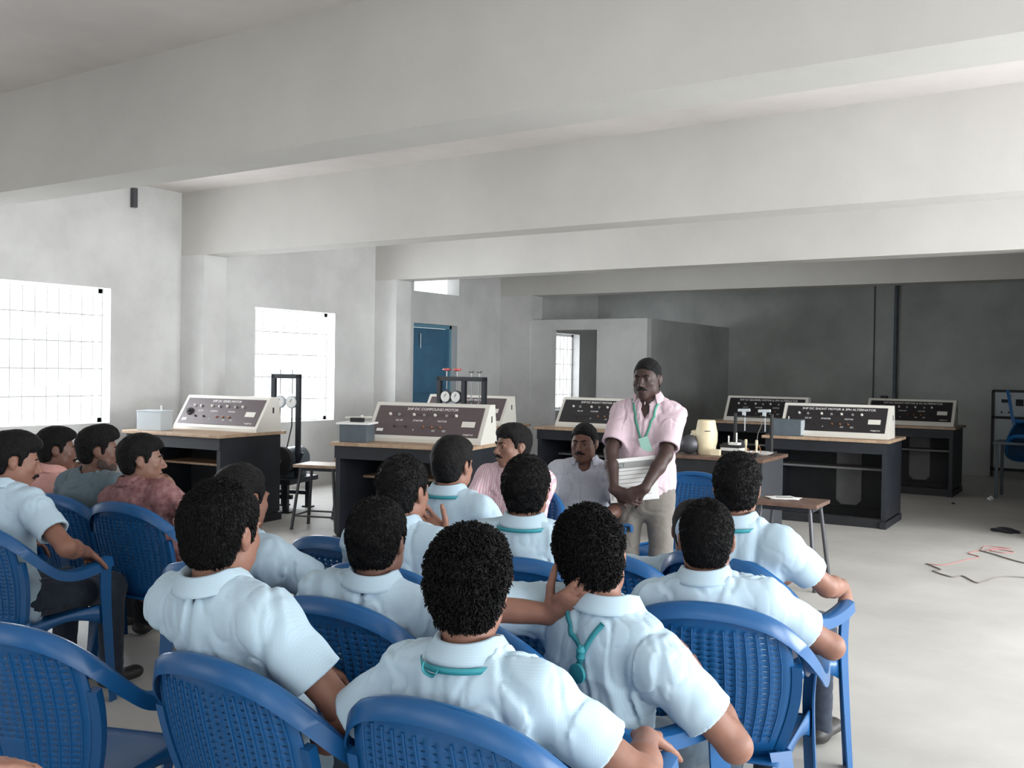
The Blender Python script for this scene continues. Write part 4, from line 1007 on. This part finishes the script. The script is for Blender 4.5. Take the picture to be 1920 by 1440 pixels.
    if stand:
        co = []; Q = []; nB = 40
        for i in range(nB):
            a = 2 * PI * i / nB
            for dr, dz in ((0.0, -0.016), (0.005, -0.016), (0.005, 0.016), (0.0, 0.016)):
                co.append(H + t * (0.052 + dz) + r0 * math.cos(a) * (0.150 * s * gb + 0.004 + dr) + f0 * math.sin(a) * (0.114 * s * gb + 0.006 + dr))
            for k in range(4): Q.append((i * 4 + k, i * 4 + (k + 1) % 4, ((i + 1) % nB) * 4 + (k + 1) % 4, ((i + 1) % nB) * 4 + k))
        link_mesh('belt', raw_mesh('belt', np.array(co), Q), M['belt'], R)
    for i in (0, 1):
        a_ = V3(*an[i]); fw = nrm(V3((0.15 if i else -0.15), 1, 0)); Sh = Sculpt(0.007)
        a0 = V3(a_[0], a_[1], 0.045); fr2 = np.array([np.cross(fw, V3(0, 0, 1)), fw, V3(0, 0, 1)])
        Sh.rc(a0 - fw * 0.03, a0 + fw * 0.13, 0.040, 0.042, 0.02, fr2, (1, 1, 0.75)); Sh.rc(a0, V3(a_[0], a_[1], 0.09), 0.04, 0.038, 0.03)
        Sh.fn(lambda X, Y, Z: 0.004 - Z + 0 * X + 0 * Y, a0 + fw * 0.05, 0.2, 0, 'i')
        Sh.grid(); link_mesh('shoe', Sh.mesh('shoe'), M['shoe'], R)
    # ---- lanyard
    if sp.get('lanyard'):
        lm = M[sp.get('lany_mat', 'lanyard')]
        if sp['lanyard'] == 'front':
            V_ = N - t * 0.235 * s + f0 * 0.14
            pts = [N + rx * -0.075 * s - fx * 0.01, N - rx * 0.07 * s + fx * 0.055, N - rx * 0.055 - t * 0.08 + f0 * 0.12, V_ + rx * -0.008]
            pts2 = [N + rx * 0.075 * s - fx * 0.01, N + rx * 0.07 * s + fx * 0.055, N + rx * 0.055 - t * 0.08 + f0 * 0.12, V_ + rx * 0.008]
            ribbon(R, S_, pts, 0.013, lm); ribbon(R, S_, pts2, 0.013, lm)
            cpos = S_.snap(V_ - t * 0.01 - r0 * 0.02, 0.008); cd = MB().box((0, 0, 0), (0.055, 0.003, 0.085)).build('badge_card', M['glass_card'], R)
            cd.matrix_local = Matrix(((r0[0], f0[0], t[0], cpos[0]), (r0[1], f0[1], t[1], cpos[1]), (r0[2], f0[2], t[2], cpos[2]), (0, 0, 0, 1))) @ Matrix.Rotation(0.35, 4, 'Y')
        else:
            pts = [N + (rx * math.sin(a) * 0.100 - fx * math.cos(a) * 0.101 + ax * (0.024 - 0.014 * (1 - math.cos(a)))) * s for a in np.linspace(-1.9, 1.9, 15)]
            if sp['lanyard'] == 'knot':
                kp = N - t * 0.060 * s + r0 * 0.03 * s - f0 * 0.13
                for q in (-1, 1):
                    a0 = N + (rx * q * 0.062 - fx * 0.085 + ax * 0.012) * s
                    ribbon(R, S_, [a0, a0 * 0.5 + kp * 0.5 - f0 * 0.01, kp], 0.014, lm)
                kq = S_.snap(kp, 0.010)
                MB().lathe(tuple(kq), [(0.006, -0.02), (0.012, -0.01), (0.010, 0.0), (0.013, 0.008), (0.007, 0.02)], 12, axis=tuple(t)).build('knot', lm, R, smooth=True)
                kb = S_.snap(kp - t * 0.05 * s + r0 * 0.004, 0.008)
                ribbon(R, S_, [kp, kp - t * 0.05 * s], 0.016, lm)
                MB().lathe(tuple(kb), [(0.016, -0.003), (0.025, 0.0), (0.025, 0.008), (0.012, 0.011)], 18, axis=tuple(-f0)).build('loop_end', lm, R, smooth=True)
            else:
                ribbon(R, None, pts, 0.013, lm)
                if sp['lanyard'] == 'clip':
                    c0 = N + (rx * -0.035 - fx * 0.108 + ax * 0.026) * s
                    ribbon(R, None, [c0 + ax * 0.014, c0 - fx * 0.006, c0 + rx * 0.016 - ax * 0.012, c0 + rx * 0.03 - fx * 0.004], 0.012, lm)
    wr = arms[1][2]; wd = nrm(arms[1][2] - arms[1][1]); wa = nrm(np.cross(wd, V3(0, 0, 1)))
    return R, S_, N, fr, (wr - wd * 0.01, wa, np.cross(wa, wd))
def ribbon(R, S_, pts, w, m):
    P = spline([tuple(p) for p in pts], 5); co = []; Q = []
    P = [np.array(p) for p in P]
    if S_ is not None: P = [S_.snap(p, 0.0035) for p in P]
    c0 = sum(P) / len(P)
    for i, p in enumerate(P):
        tg = nrm(P[min(i + 1, len(P) - 1)] - P[max(i - 1, 0)])
        if S_ is not None:
            e = S_.h; n = nrm(V3(*[S_.at(p + e * d) - S_.at(p - e * d) for d in np.eye(3)]))
        else: n = nrm(V3(p[0], p[1], 0) - V3(c0[0], c0[1] + 0.09, 0)) if False else nrm(np.cross(tg, np.cross(nrm(p - c0 + 1e-6), tg)))
        b = nrm(np.cross(tg, n))
        for a, q in ((-w / 2, 0.0), (w / 2, 0.0), (w / 2, 0.0022), (-w / 2, 0.0022)): co.append(p + b * a + n * q)
    for i in range(len(P) - 1):
        for k in range(4): Q.append((i * 4 + k, i * 4 + (k + 1) % 4, i * 4 + 4 + (k + 1) % 4, i * 4 + 4 + k))
    Q.append((0, 1, 2, 3)); e = (len(P) - 1) * 4; Q.append((e, e + 1, e + 2, e + 3))
    return link_mesh('lanyard', raw_mesh('lanyard', np.array(co), Q), m, R)
def tufts(Hs, n, L, hd, curly):
    """locks of hair standing off the hair surface, in the same mesh"""
    co, Q = Hs.co, Hs.Q; f = RNG.randint(0, len(Q), n); c = co[Q[f]].mean(1)
    nn = np.cross(co[Q[f, 2]] - co[Q[f, 0]], co[Q[f, 3]] - co[Q[f, 1]]); nn /= np.linalg.norm(nn, axis=1)[:, None] + 1e-9
    out = c - hd; out /= np.linalg.norm(out, axis=1)[:, None]; sg = np.sign((nn * out).sum(1)); nn *= sg[:, None]
    tg = np.cross(nn, RNG.normal(size=(n, 3))); tg /= np.linalg.norm(tg, axis=1)[:, None] + 1e-9
    dn = np.array([0, 0, -1.0]) - nn * (nn @ np.array([0, 0, -1.0]))[:, None]
    base = len(co); V = [co]; T = []
    w = 0.0016 if not curly else 0.0022
    flow = tg * (0.7 if curly else 0.25) + dn * (0.1 if curly else 0.9) + nn * (0.9 if curly else 0.35)
    flow /= np.linalg.norm(flow, axis=1)[:, None]; LL = L * RNG.uniform(0.5, 1.2, n)[:, None]
    mid = c + flow * LL * 0.5 + nn * LL * (0.25 if curly else 0.05); tip = c + flow * LL + (dn if curly else dn * 0.3) * LL * 0.5
    b = np.cross(flow, nn); b /= np.linalg.norm(b, axis=1)[:, None] + 1e-9
    pts = [c - b * w - nn * 0.002, c + b * w - nn * 0.002, c + nn * w, mid - b * w * 0.8, mid + b * w * 0.8, mid + nn * w, tip]
    V.append(np.stack(pts, 1).reshape(-1, 3)); i0 = base + 7 * np.arange(n)
    Q2 = [np.stack([i0 + a, i0 + b_, i0 + b_ + 3, i0 + a + 3], 1) for a, b_ in ((0, 1), (1, 2), (2, 0))]
    T = np.concatenate([np.stack([i0 + 3 + a, i0 + 3 + b_, i0 + 6], 1) for a, b_ in ((0, 1), (1, 2), (2, 0))])
    return raw_mesh('hair', np.concatenate(V), np.concatenate([Q] + Q2), T)

# ------------------------------------------------------------------ the seated audience, the guests and their chairs
D = math.radians
GC = None
chair0 = make_chair(M['blue'], 'blue plastic armchair', GC)
used = [False]
def put_chair(a, d, phi, label, m='blue', z=0.0):
    global chair0
    if not used[0]: r = chair0; used[0] = True
    else: r = copy_tree(chair0)
    r.location = plan(a, d, z); r.rotation_euler = (0, 0, YAW - D(phi)); r['label'] = label
    return r
def sit(key, head, phi, chair_off, label, chair_label, **kw):
    """place a chair so that the head is over its back half, and the person on it"""
    f = (math.sin(D(phi)), math.cos(D(phi))); r = (f[1], -f[0])
    ca = head[0] + f[0] * chair_off[1] + r[0] * chair_off[0]; cd = head[1] + f[1] * chair_off[1] + r[1] * chair_off[0]
    cp = phi
    if len(chair_off) == 3: ca, cd, cp = chair_off
    if chair_label: put_chair(ca, cd, cp, chair_label)
    sp = dict(root=(ca, cd), head=head, phi=D(phi), label=label, **kw)
    return person(sp)
ST = dict(skin='skin_a', shirt='shirt', trousers='denim2')
HC = ('head', 0.03, 0.165, -0.17)   # wrist held in front of the chin
# front row
sit('P1', (-0.083, 2.05, 1.042), 30, (0.01, 2.14, 30), 'person in pale blue shirt with thick curly hair, front centre, teal lanyard clip at collar',
    'blue plastic armchair under the curly-haired student in the bottom centre', hyaw=D(10), h=0.005, hh=0.004, curly=True, curl_amp=0.008, thick=0.014, top=0.004, tufts=9000, tuft_len=0.010,
    armL=((-0.65, -0.35, 0.45), (-0.37, 0.06, 0.70)), armR=((0.34, -0.10, 0.70), (0.24, 0.18, 0.69)), lanyard='clip', tilt=-0.03, noff=(0.01, 0, -0.015), nape=-0.078, shoulders=0.160, **ST)
sit('P2', (-0.665, 2.28, 1.109), 34, (-0.485, 2.4, 33), 'person in pale blue shirt with short smooth hair, front left, one ear showing',
    'blue plastic armchair under the front left student, its arm meeting the next chair', hyaw=D(24), h=0.005, hh=0.004, curl_amp=0.003, thick=0.014, tufts=9000, tuft_len=0.010, hip=(-0.06, -0.02, 0.50), slouch=0.0,
    armL=((-0.27, -0.03, 0.70), (-0.18, 0.20, 0.69)), armR=((0.45, -0.35, 0.55), (0.24, 0.10, 0.68)), **ST)
sit('P3', (0.219, 2.60, 1.008), 48, (0.222, 2.62, 60), 'person in pale blue shirt, hand on the neck, knotted lanyard on the back',
    'bright blue plastic armchair under the student with the knotted lanyard', hyaw=D(10), h=0.005, hh=0.004, s=1.02, slouch=0.0, curly=True, curl_amp=0.006, thick=0.014, tufts=8000, tuft_len=0.010,
    armL=((-0.6, -0.20, 0.85), ('head', -0.13, -0.03, -0.12)), handL=dict(to=(-0.03, -0.10, -0.07), curl=0.4, side=1), armR=((0.42, -0.14, 0.70), (0.19, 0.17, 0.73)), lanyard='knot', shoulders=0.172, hip=(0.02, 0.0, 0.50), hroll=0.22, noff=(0.03, 0.0, 0),
    skin='skin_a', shirt='shirt', trousers='denim2')
sit('P4', (0.584, 2.92, 1.003), 16, (0.655, 3.01, 20), 'person in pale blue shirt with close-cropped hair and both ears showing, seen from behind',
    'blue plastic armchair with ribbed back under the close-cropped student, second from right', hyaw=D(12), h=0.006, hh=0.0045, thick=0.009, curl_amp=0.002, tufts=6000, tuft_len=0.008,
    armR=((0.36, -0.10, 0.70), (0.22, 0.18, 0.69)), shirt='shirt', skin='skin_a', trousers='denim')
sit('P5', (0.815, 3.55, 1.082), 34, (0.93, 3.74, 42), 'person in pale blue shirt at the right end of the audience, gripping the chair arm',
    'blue plastic armchair at the right end of the audience, front leg standing free', hyaw=D(14), h=0.006, hh=0.005, thick=0.016, curl_amp=0.004, top=0.01, tufts=4000, tuft_len=0.010,
    armR=((0.45, -0.25, 0.62), (0.285, 0.17, 0.70)), handR=dict(d=(0.1, 0.6, -0.6), n=(-0.9, 0, -0.2), curl=0.35, side=-1), tilt=-0.10, lanyard='plain', shirt='shirt2', skin='skin_a', trousers='denim', shoulders=0.168)
# second row
sit('P6', (-0.378, 2.82, 1.002), 20, (-0.36, 2.98, 28), 'person in pale blue shirt left of the curly-haired student, above a dark blue chair back',
    'dark blue chair back between the two nearest students', hyaw=D(16), h=0.006, hh=0.0045, thick=0.014, curl_amp=0.003, tufts=5000, tuft_len=0.009, skin='skin_b', shirt='shirt2', trousers='denim', shoulders=0.175)
sit('P7', (-0.362, 3.35, 1.079), 28, (0.0, 0.14), 'person in pale blue shirt with one hand raised to the chin',
    'blue plastic armchair under the student with a hand at the chin', hyaw=D(30), h=0.006, hh=0.005, thick=0.013, skin='skin_a', shirt='shirt2', trousers='denim',
    armR=((0.5, -0.02, 0.7), ('head', 0.12, 0.10, -0.17)), handR=dict(to=(0.03, 0.09, -0.09), curl=0.45, side=1, spread=0.3), tufts=3000, tuft_len=0.008)
sit('P10', (-0.900, 3.30, 1.049), 30, (0.0, 0.14), 'person in pale blue shirt mostly hidden behind the smooth-haired front left student',
    'blue plastic armchair hidden behind the front left student', hyaw=D(32), h=0.006, hh=0.005, thick=0.013, skin='skin_a', shirt='shirt2', trousers='denim',
    armR=((0.36, 0.0, 0.70), (0.14, 0.26, 0.70)))
sit('P9', (0.057, 3.50, 1.069), 14, (0.0, 0.14), 'person in pale blue shirt with teal lanyard, just in front of the two seated men',
    'dark blue plastic armchair under the student just before the two seated men', hyaw=D(12), h=0.006, hh=0.005, thick=0.018, curl_amp=0.004, tufts=4000, tuft_len=0.01, lanyard='plain', skin='skin_a', shirt='shirt', trousers='denim')
sit('P8', (-0.244, 4.15, 1.093), 30, (0.0, 0.14), 'person in pale blue shirt and teal lanyard, head turned right before the brown-faced console',
    'blue plastic armchair under the student before the brown-faced console', hyaw=D(32), h=0.007, hh=0.005, thick=0.014, top=0.008, lanyard='plain', skin='skin_a', shirt='shirt', trousers='denim')
sit('P19', (0.716, 3.85, 0.88), 10, (0.0, 0.12), 'person almost hidden behind the close-cropped head, only dark hair showing',
    None, hyaw=D(10), h=0.007, hh=0.005, thick=0.014, skin='skin_a', shirt='shirt2', trousers='denim', hip=(0, -0.0, 0.46), slouch=0.05)
# left block, seen in profile
LB = dict(h=0.006, hh=0.005)
sit('P14', (-2.090, 4.15, 1.085), 20, (-2.1, 4.22, 17), 'person in pale blue shirt at the far left edge, head bowed in profile', 'blue plastic armchair at the far left with arm and front leg standing out',
    hyaw=D(60), hpitch=0.22, thick=0.017, top=0.012, armR=((0.42, -0.10, 0.70), (0.27, 0.09, 0.695)), skin='skin_a', shirt='shirt', trousers='denim', face=True, moustache=True, **LB)
sit('P13', (-2.440, 5.30, 1.033), 32, (-2.5, 5.38, 30), 'person in salmon pink shirt leaning forward with a hand at the mouth', 'blue plastic armchair under the student in salmon shirt',
    hyaw=D(64), thick=0.015, top=0.008, armR=((0.5, 0.10, 0.6), HC), handR=dict(to=(0, 0.10, -0.07), curl=0.6, side=1), skin='skin_b', shirt='salmon', trousers='black_cloth', face=True, moustache=True, **LB)
sit('P12', (-2.090, 5.00, 1.059), 26, (-2.08, 5.05, 28), 'person in slate green shirt with quiff and short beard, in profile', 'slate-blue plastic armchair under the bearded student in slate green',
    hyaw=D(66), thick=0.014, top=0.022, beard=True, skin='skin_b', shirt='slate', trousers='black_cloth', collar=False, top_name='t_shirt', face=True, moustache=True, **LB)
sit('P11', (-1.760, 4.70, 1.043), 24, (-1.66, 4.8, 26), 'person in maroon patterned shirt with fingers to the lips, in profile', 'blue plastic armchair with rounded back under the student in maroon shirt',
    hyaw=D(68), thick=0.016, top=0.006, sleeve=1.2, armR=((0.5, 0.02, 0.6), HC), handR=dict(to=(0.0, 0.105, -0.07), curl=0.55, side=1, spread=0.3), skin='skin_d', shirt='maroon_pattern', trousers='black_cloth', face=True, **LB)
# the guests facing the audience
sit('P15', (0.009, 5.30, 1.089), 205, (0.0, 0.12), 'person seated in a pink striped long-sleeved shirt, hands clasped, facing left', 'blue plastic armchair under the seated man in pink stripes',
    hyaw=D(238), hpitch=0.02, h=0.005, hh=0.005, thick=0.015, top=0.006, sleeve=1.2, armL=((-0.40, 0.05, 0.66), (-0.07, 0.22, 0.68)), armR=((0.40, 0.05, 0.66), (0.07, 0.22, 0.68)),
    handL=dict(d=(0.7, 0.6, -0.1), n=(0.5, -0.6, 0.2), curl=0.6, side=1), handR=dict(d=(-0.7, 0.6, -0.15), n=(-0.5, -0.6, 0.2), curl=0.6, side=-1),
    skin='skin_d', shirt='pink_stripe', trousers='black_cloth', face=True, moustache=True, lips='skin_b', hairline=0.056)
sit('P16', (0.433, 5.85, 1.071), 190, (0.0, 0.12), 'person with thick moustache seated in a grey-blue short-sleeved shirt beside the standing man', 'blue plastic armchair under the seated man in grey-blue shirt',
    hyaw=D(202), hpitch=0.04, h=0.005, hh=0.005, thick=0.010, hairline=0.072, girth=1.04, armL=((-0.40, 0.0, 0.66), (-0.12, 0.24, 0.67)), armR=((0.40, 0.0, 0.66), (0.10, 0.24, 0.67)), sleeve=0.8,
    handL=dict(d=(0.6, 0.7, -0.1), n=(0.1, -0.3, -1), curl=0.4, side=1), handR=dict(d=(-0.7, 0.6, 0), n=(0, -0.2, -1), curl=0.4, side=-1),
    skin='skin_b', shirt='greyblue', trousers='black_cloth', face=True, moustache=True, vneck=0.06, collar_gap=0.6, lips='skin_c', shoulders=0.165)
# the standing man
T = sit('P17', (0.765, 5.60, 1.459), 200, (0.0, -0.01), 'person standing in pale pink shirt and grey trousers, green lanyard, holding a printed sheet', None,
    hyaw=D(208), hpitch=0.06, h=0.005, hh=0.005, stand=True, s=0.97, fold=0.006, drop=(0.072, 0.072), thick=0.005, hairline=0.072, girth=1.08, shoulders=0.150, sleeve=0.80, hip=(0, 0.0, 0.83), slouch=0.0,
    armL=((-0.42, 0.20, 0.95), (-0.045, 0.285, 0.845)), armR=((0.42, 0.34, 0.97), (0.115, 0.285, 0.830)),
    handL=dict(d=(0.85, 0.1, -0.4), n=(0.1, -0.95, 0.0), curl=0.45, side=1), handR=dict(d=(-0.85, 0.12, -0.35), n=(-0.1, -0.95, 0.1), curl=0.45, side=-1),
    skin='skin_c', shirt='pink', trousers='khaki', face=True, moustache=True, beard=False, lanyard='front', lany_mat='lanyard_green', vneck=0.11, collar_gap=0.7, lips='skin_c', leg_w=1.0)[0]
R18 = sit('P18', (-1.46, 1.50, 1.10), 30, (0.0, 0.14), 'person at the bottom left corner, only a hand with a thin white bracelet showing', 'blue plastic armchair outside the bottom left corner',
    h=0.006, hh=0.006, armR=((0.40, -0.1, 0.7), (0.34, 0.42, 0.725)), handR=dict(d=(0.35, 0.9, 0.05), n=(0, 0, -1), curl=0.35, side=-1), **ST)
R18, w18 = R18[0], R18[4]
MB().tube([tuple(w18[0] + 0.034 * (math.cos(a) * w18[1] + 0.8 * math.sin(a) * w18[2])) for a in np.linspace(0, 2 * PI, 25)], 0.0022, 6).build('bracelet', M['white'], R18, smooth=True)
# spare chairs
put_chair(-1.19, 2.70, 13, 'empty blue plastic armchair in the bottom left corner')
put_chair(-0.52, 3.95, 30, 'dark blue chair back just left of the low-headed student, mostly hidden')
put_chair(0.47, 3.75, 30, 'blue chair rim between the knotted-lanyard student and the standing man')
put_chair(1.02, 6.06, 212, 'bright blue plastic armchair beside the standing man, facing the audience')
put_chair(-2.55, 4.55, 24, 'dark slate-blue chair back behind the student bowing at far left')
q = put_chair(0, 0, 0, 'blue plastic armchair lying upturned on the grey table at the right edge'); q.location = (-1.28, 13.8, 1.34); q.rotation_euler = (PI * 0.96, 0.15, 0.8)

# ------------------------------------------------------------------ sheet in the standing man's hands
fs = empty('framed_sheet', (0, 0, 0)); tag(fs, 'white framed printed sheet held by the standing man', 'framed sheet')
MB().box((0, 0, 0), (0.27, 0.008, 0.245), bev=0.002).build('backing', M['white'], fs)
MB().box((-0.004, 0.0052, 0.0), (0.245, 0.002, 0.215)).build('paper', M['paper'], fs)
MB().box((0.0, 0.0066, 0.085), (0.240, 0.001, 0.036)).build('header_band', M['ink_grey'], fs)
text_mesh('lettering', 'JCT', 0.032, M['ink_green'], fs, (0.060, 0.0072, 0.074), (PI / 2, 0, PI))
MB().prism([(0, 0), (0.020, 0), (0.018, 0.016), (0.011, 0.026), (0.004, 0.016)], 0.0068, 0.0078, 'Y').build('emblem', M['ink_green'], fs).location = (0.093, 0, 0.073)
ln = MB()
for i in range(7): ln.box((0.0 if i % 3 else 0.01, 0.0066, 0.052 - 0.023 * i), (0.21 - 0.02 * (i % 3), 0.0008, 0.0035))
ln.build('printed_lines', M['ink_grey'], fs)
lt = plan(0.678, 5.468, 0.905); fs.location = lt; fs.rotation_euler = (D(-6), D(7), YAW - D(184))

# ------------------------------------------------------------------ things at the seats
bag = crumple('cloth_bag', tuple(plan(0.14, 1.95, 0.46)), 0.05, 0.06, 0.16, M['cream_plastic'], 'beige cloth bag tucked beside the front centre student', 'bag')
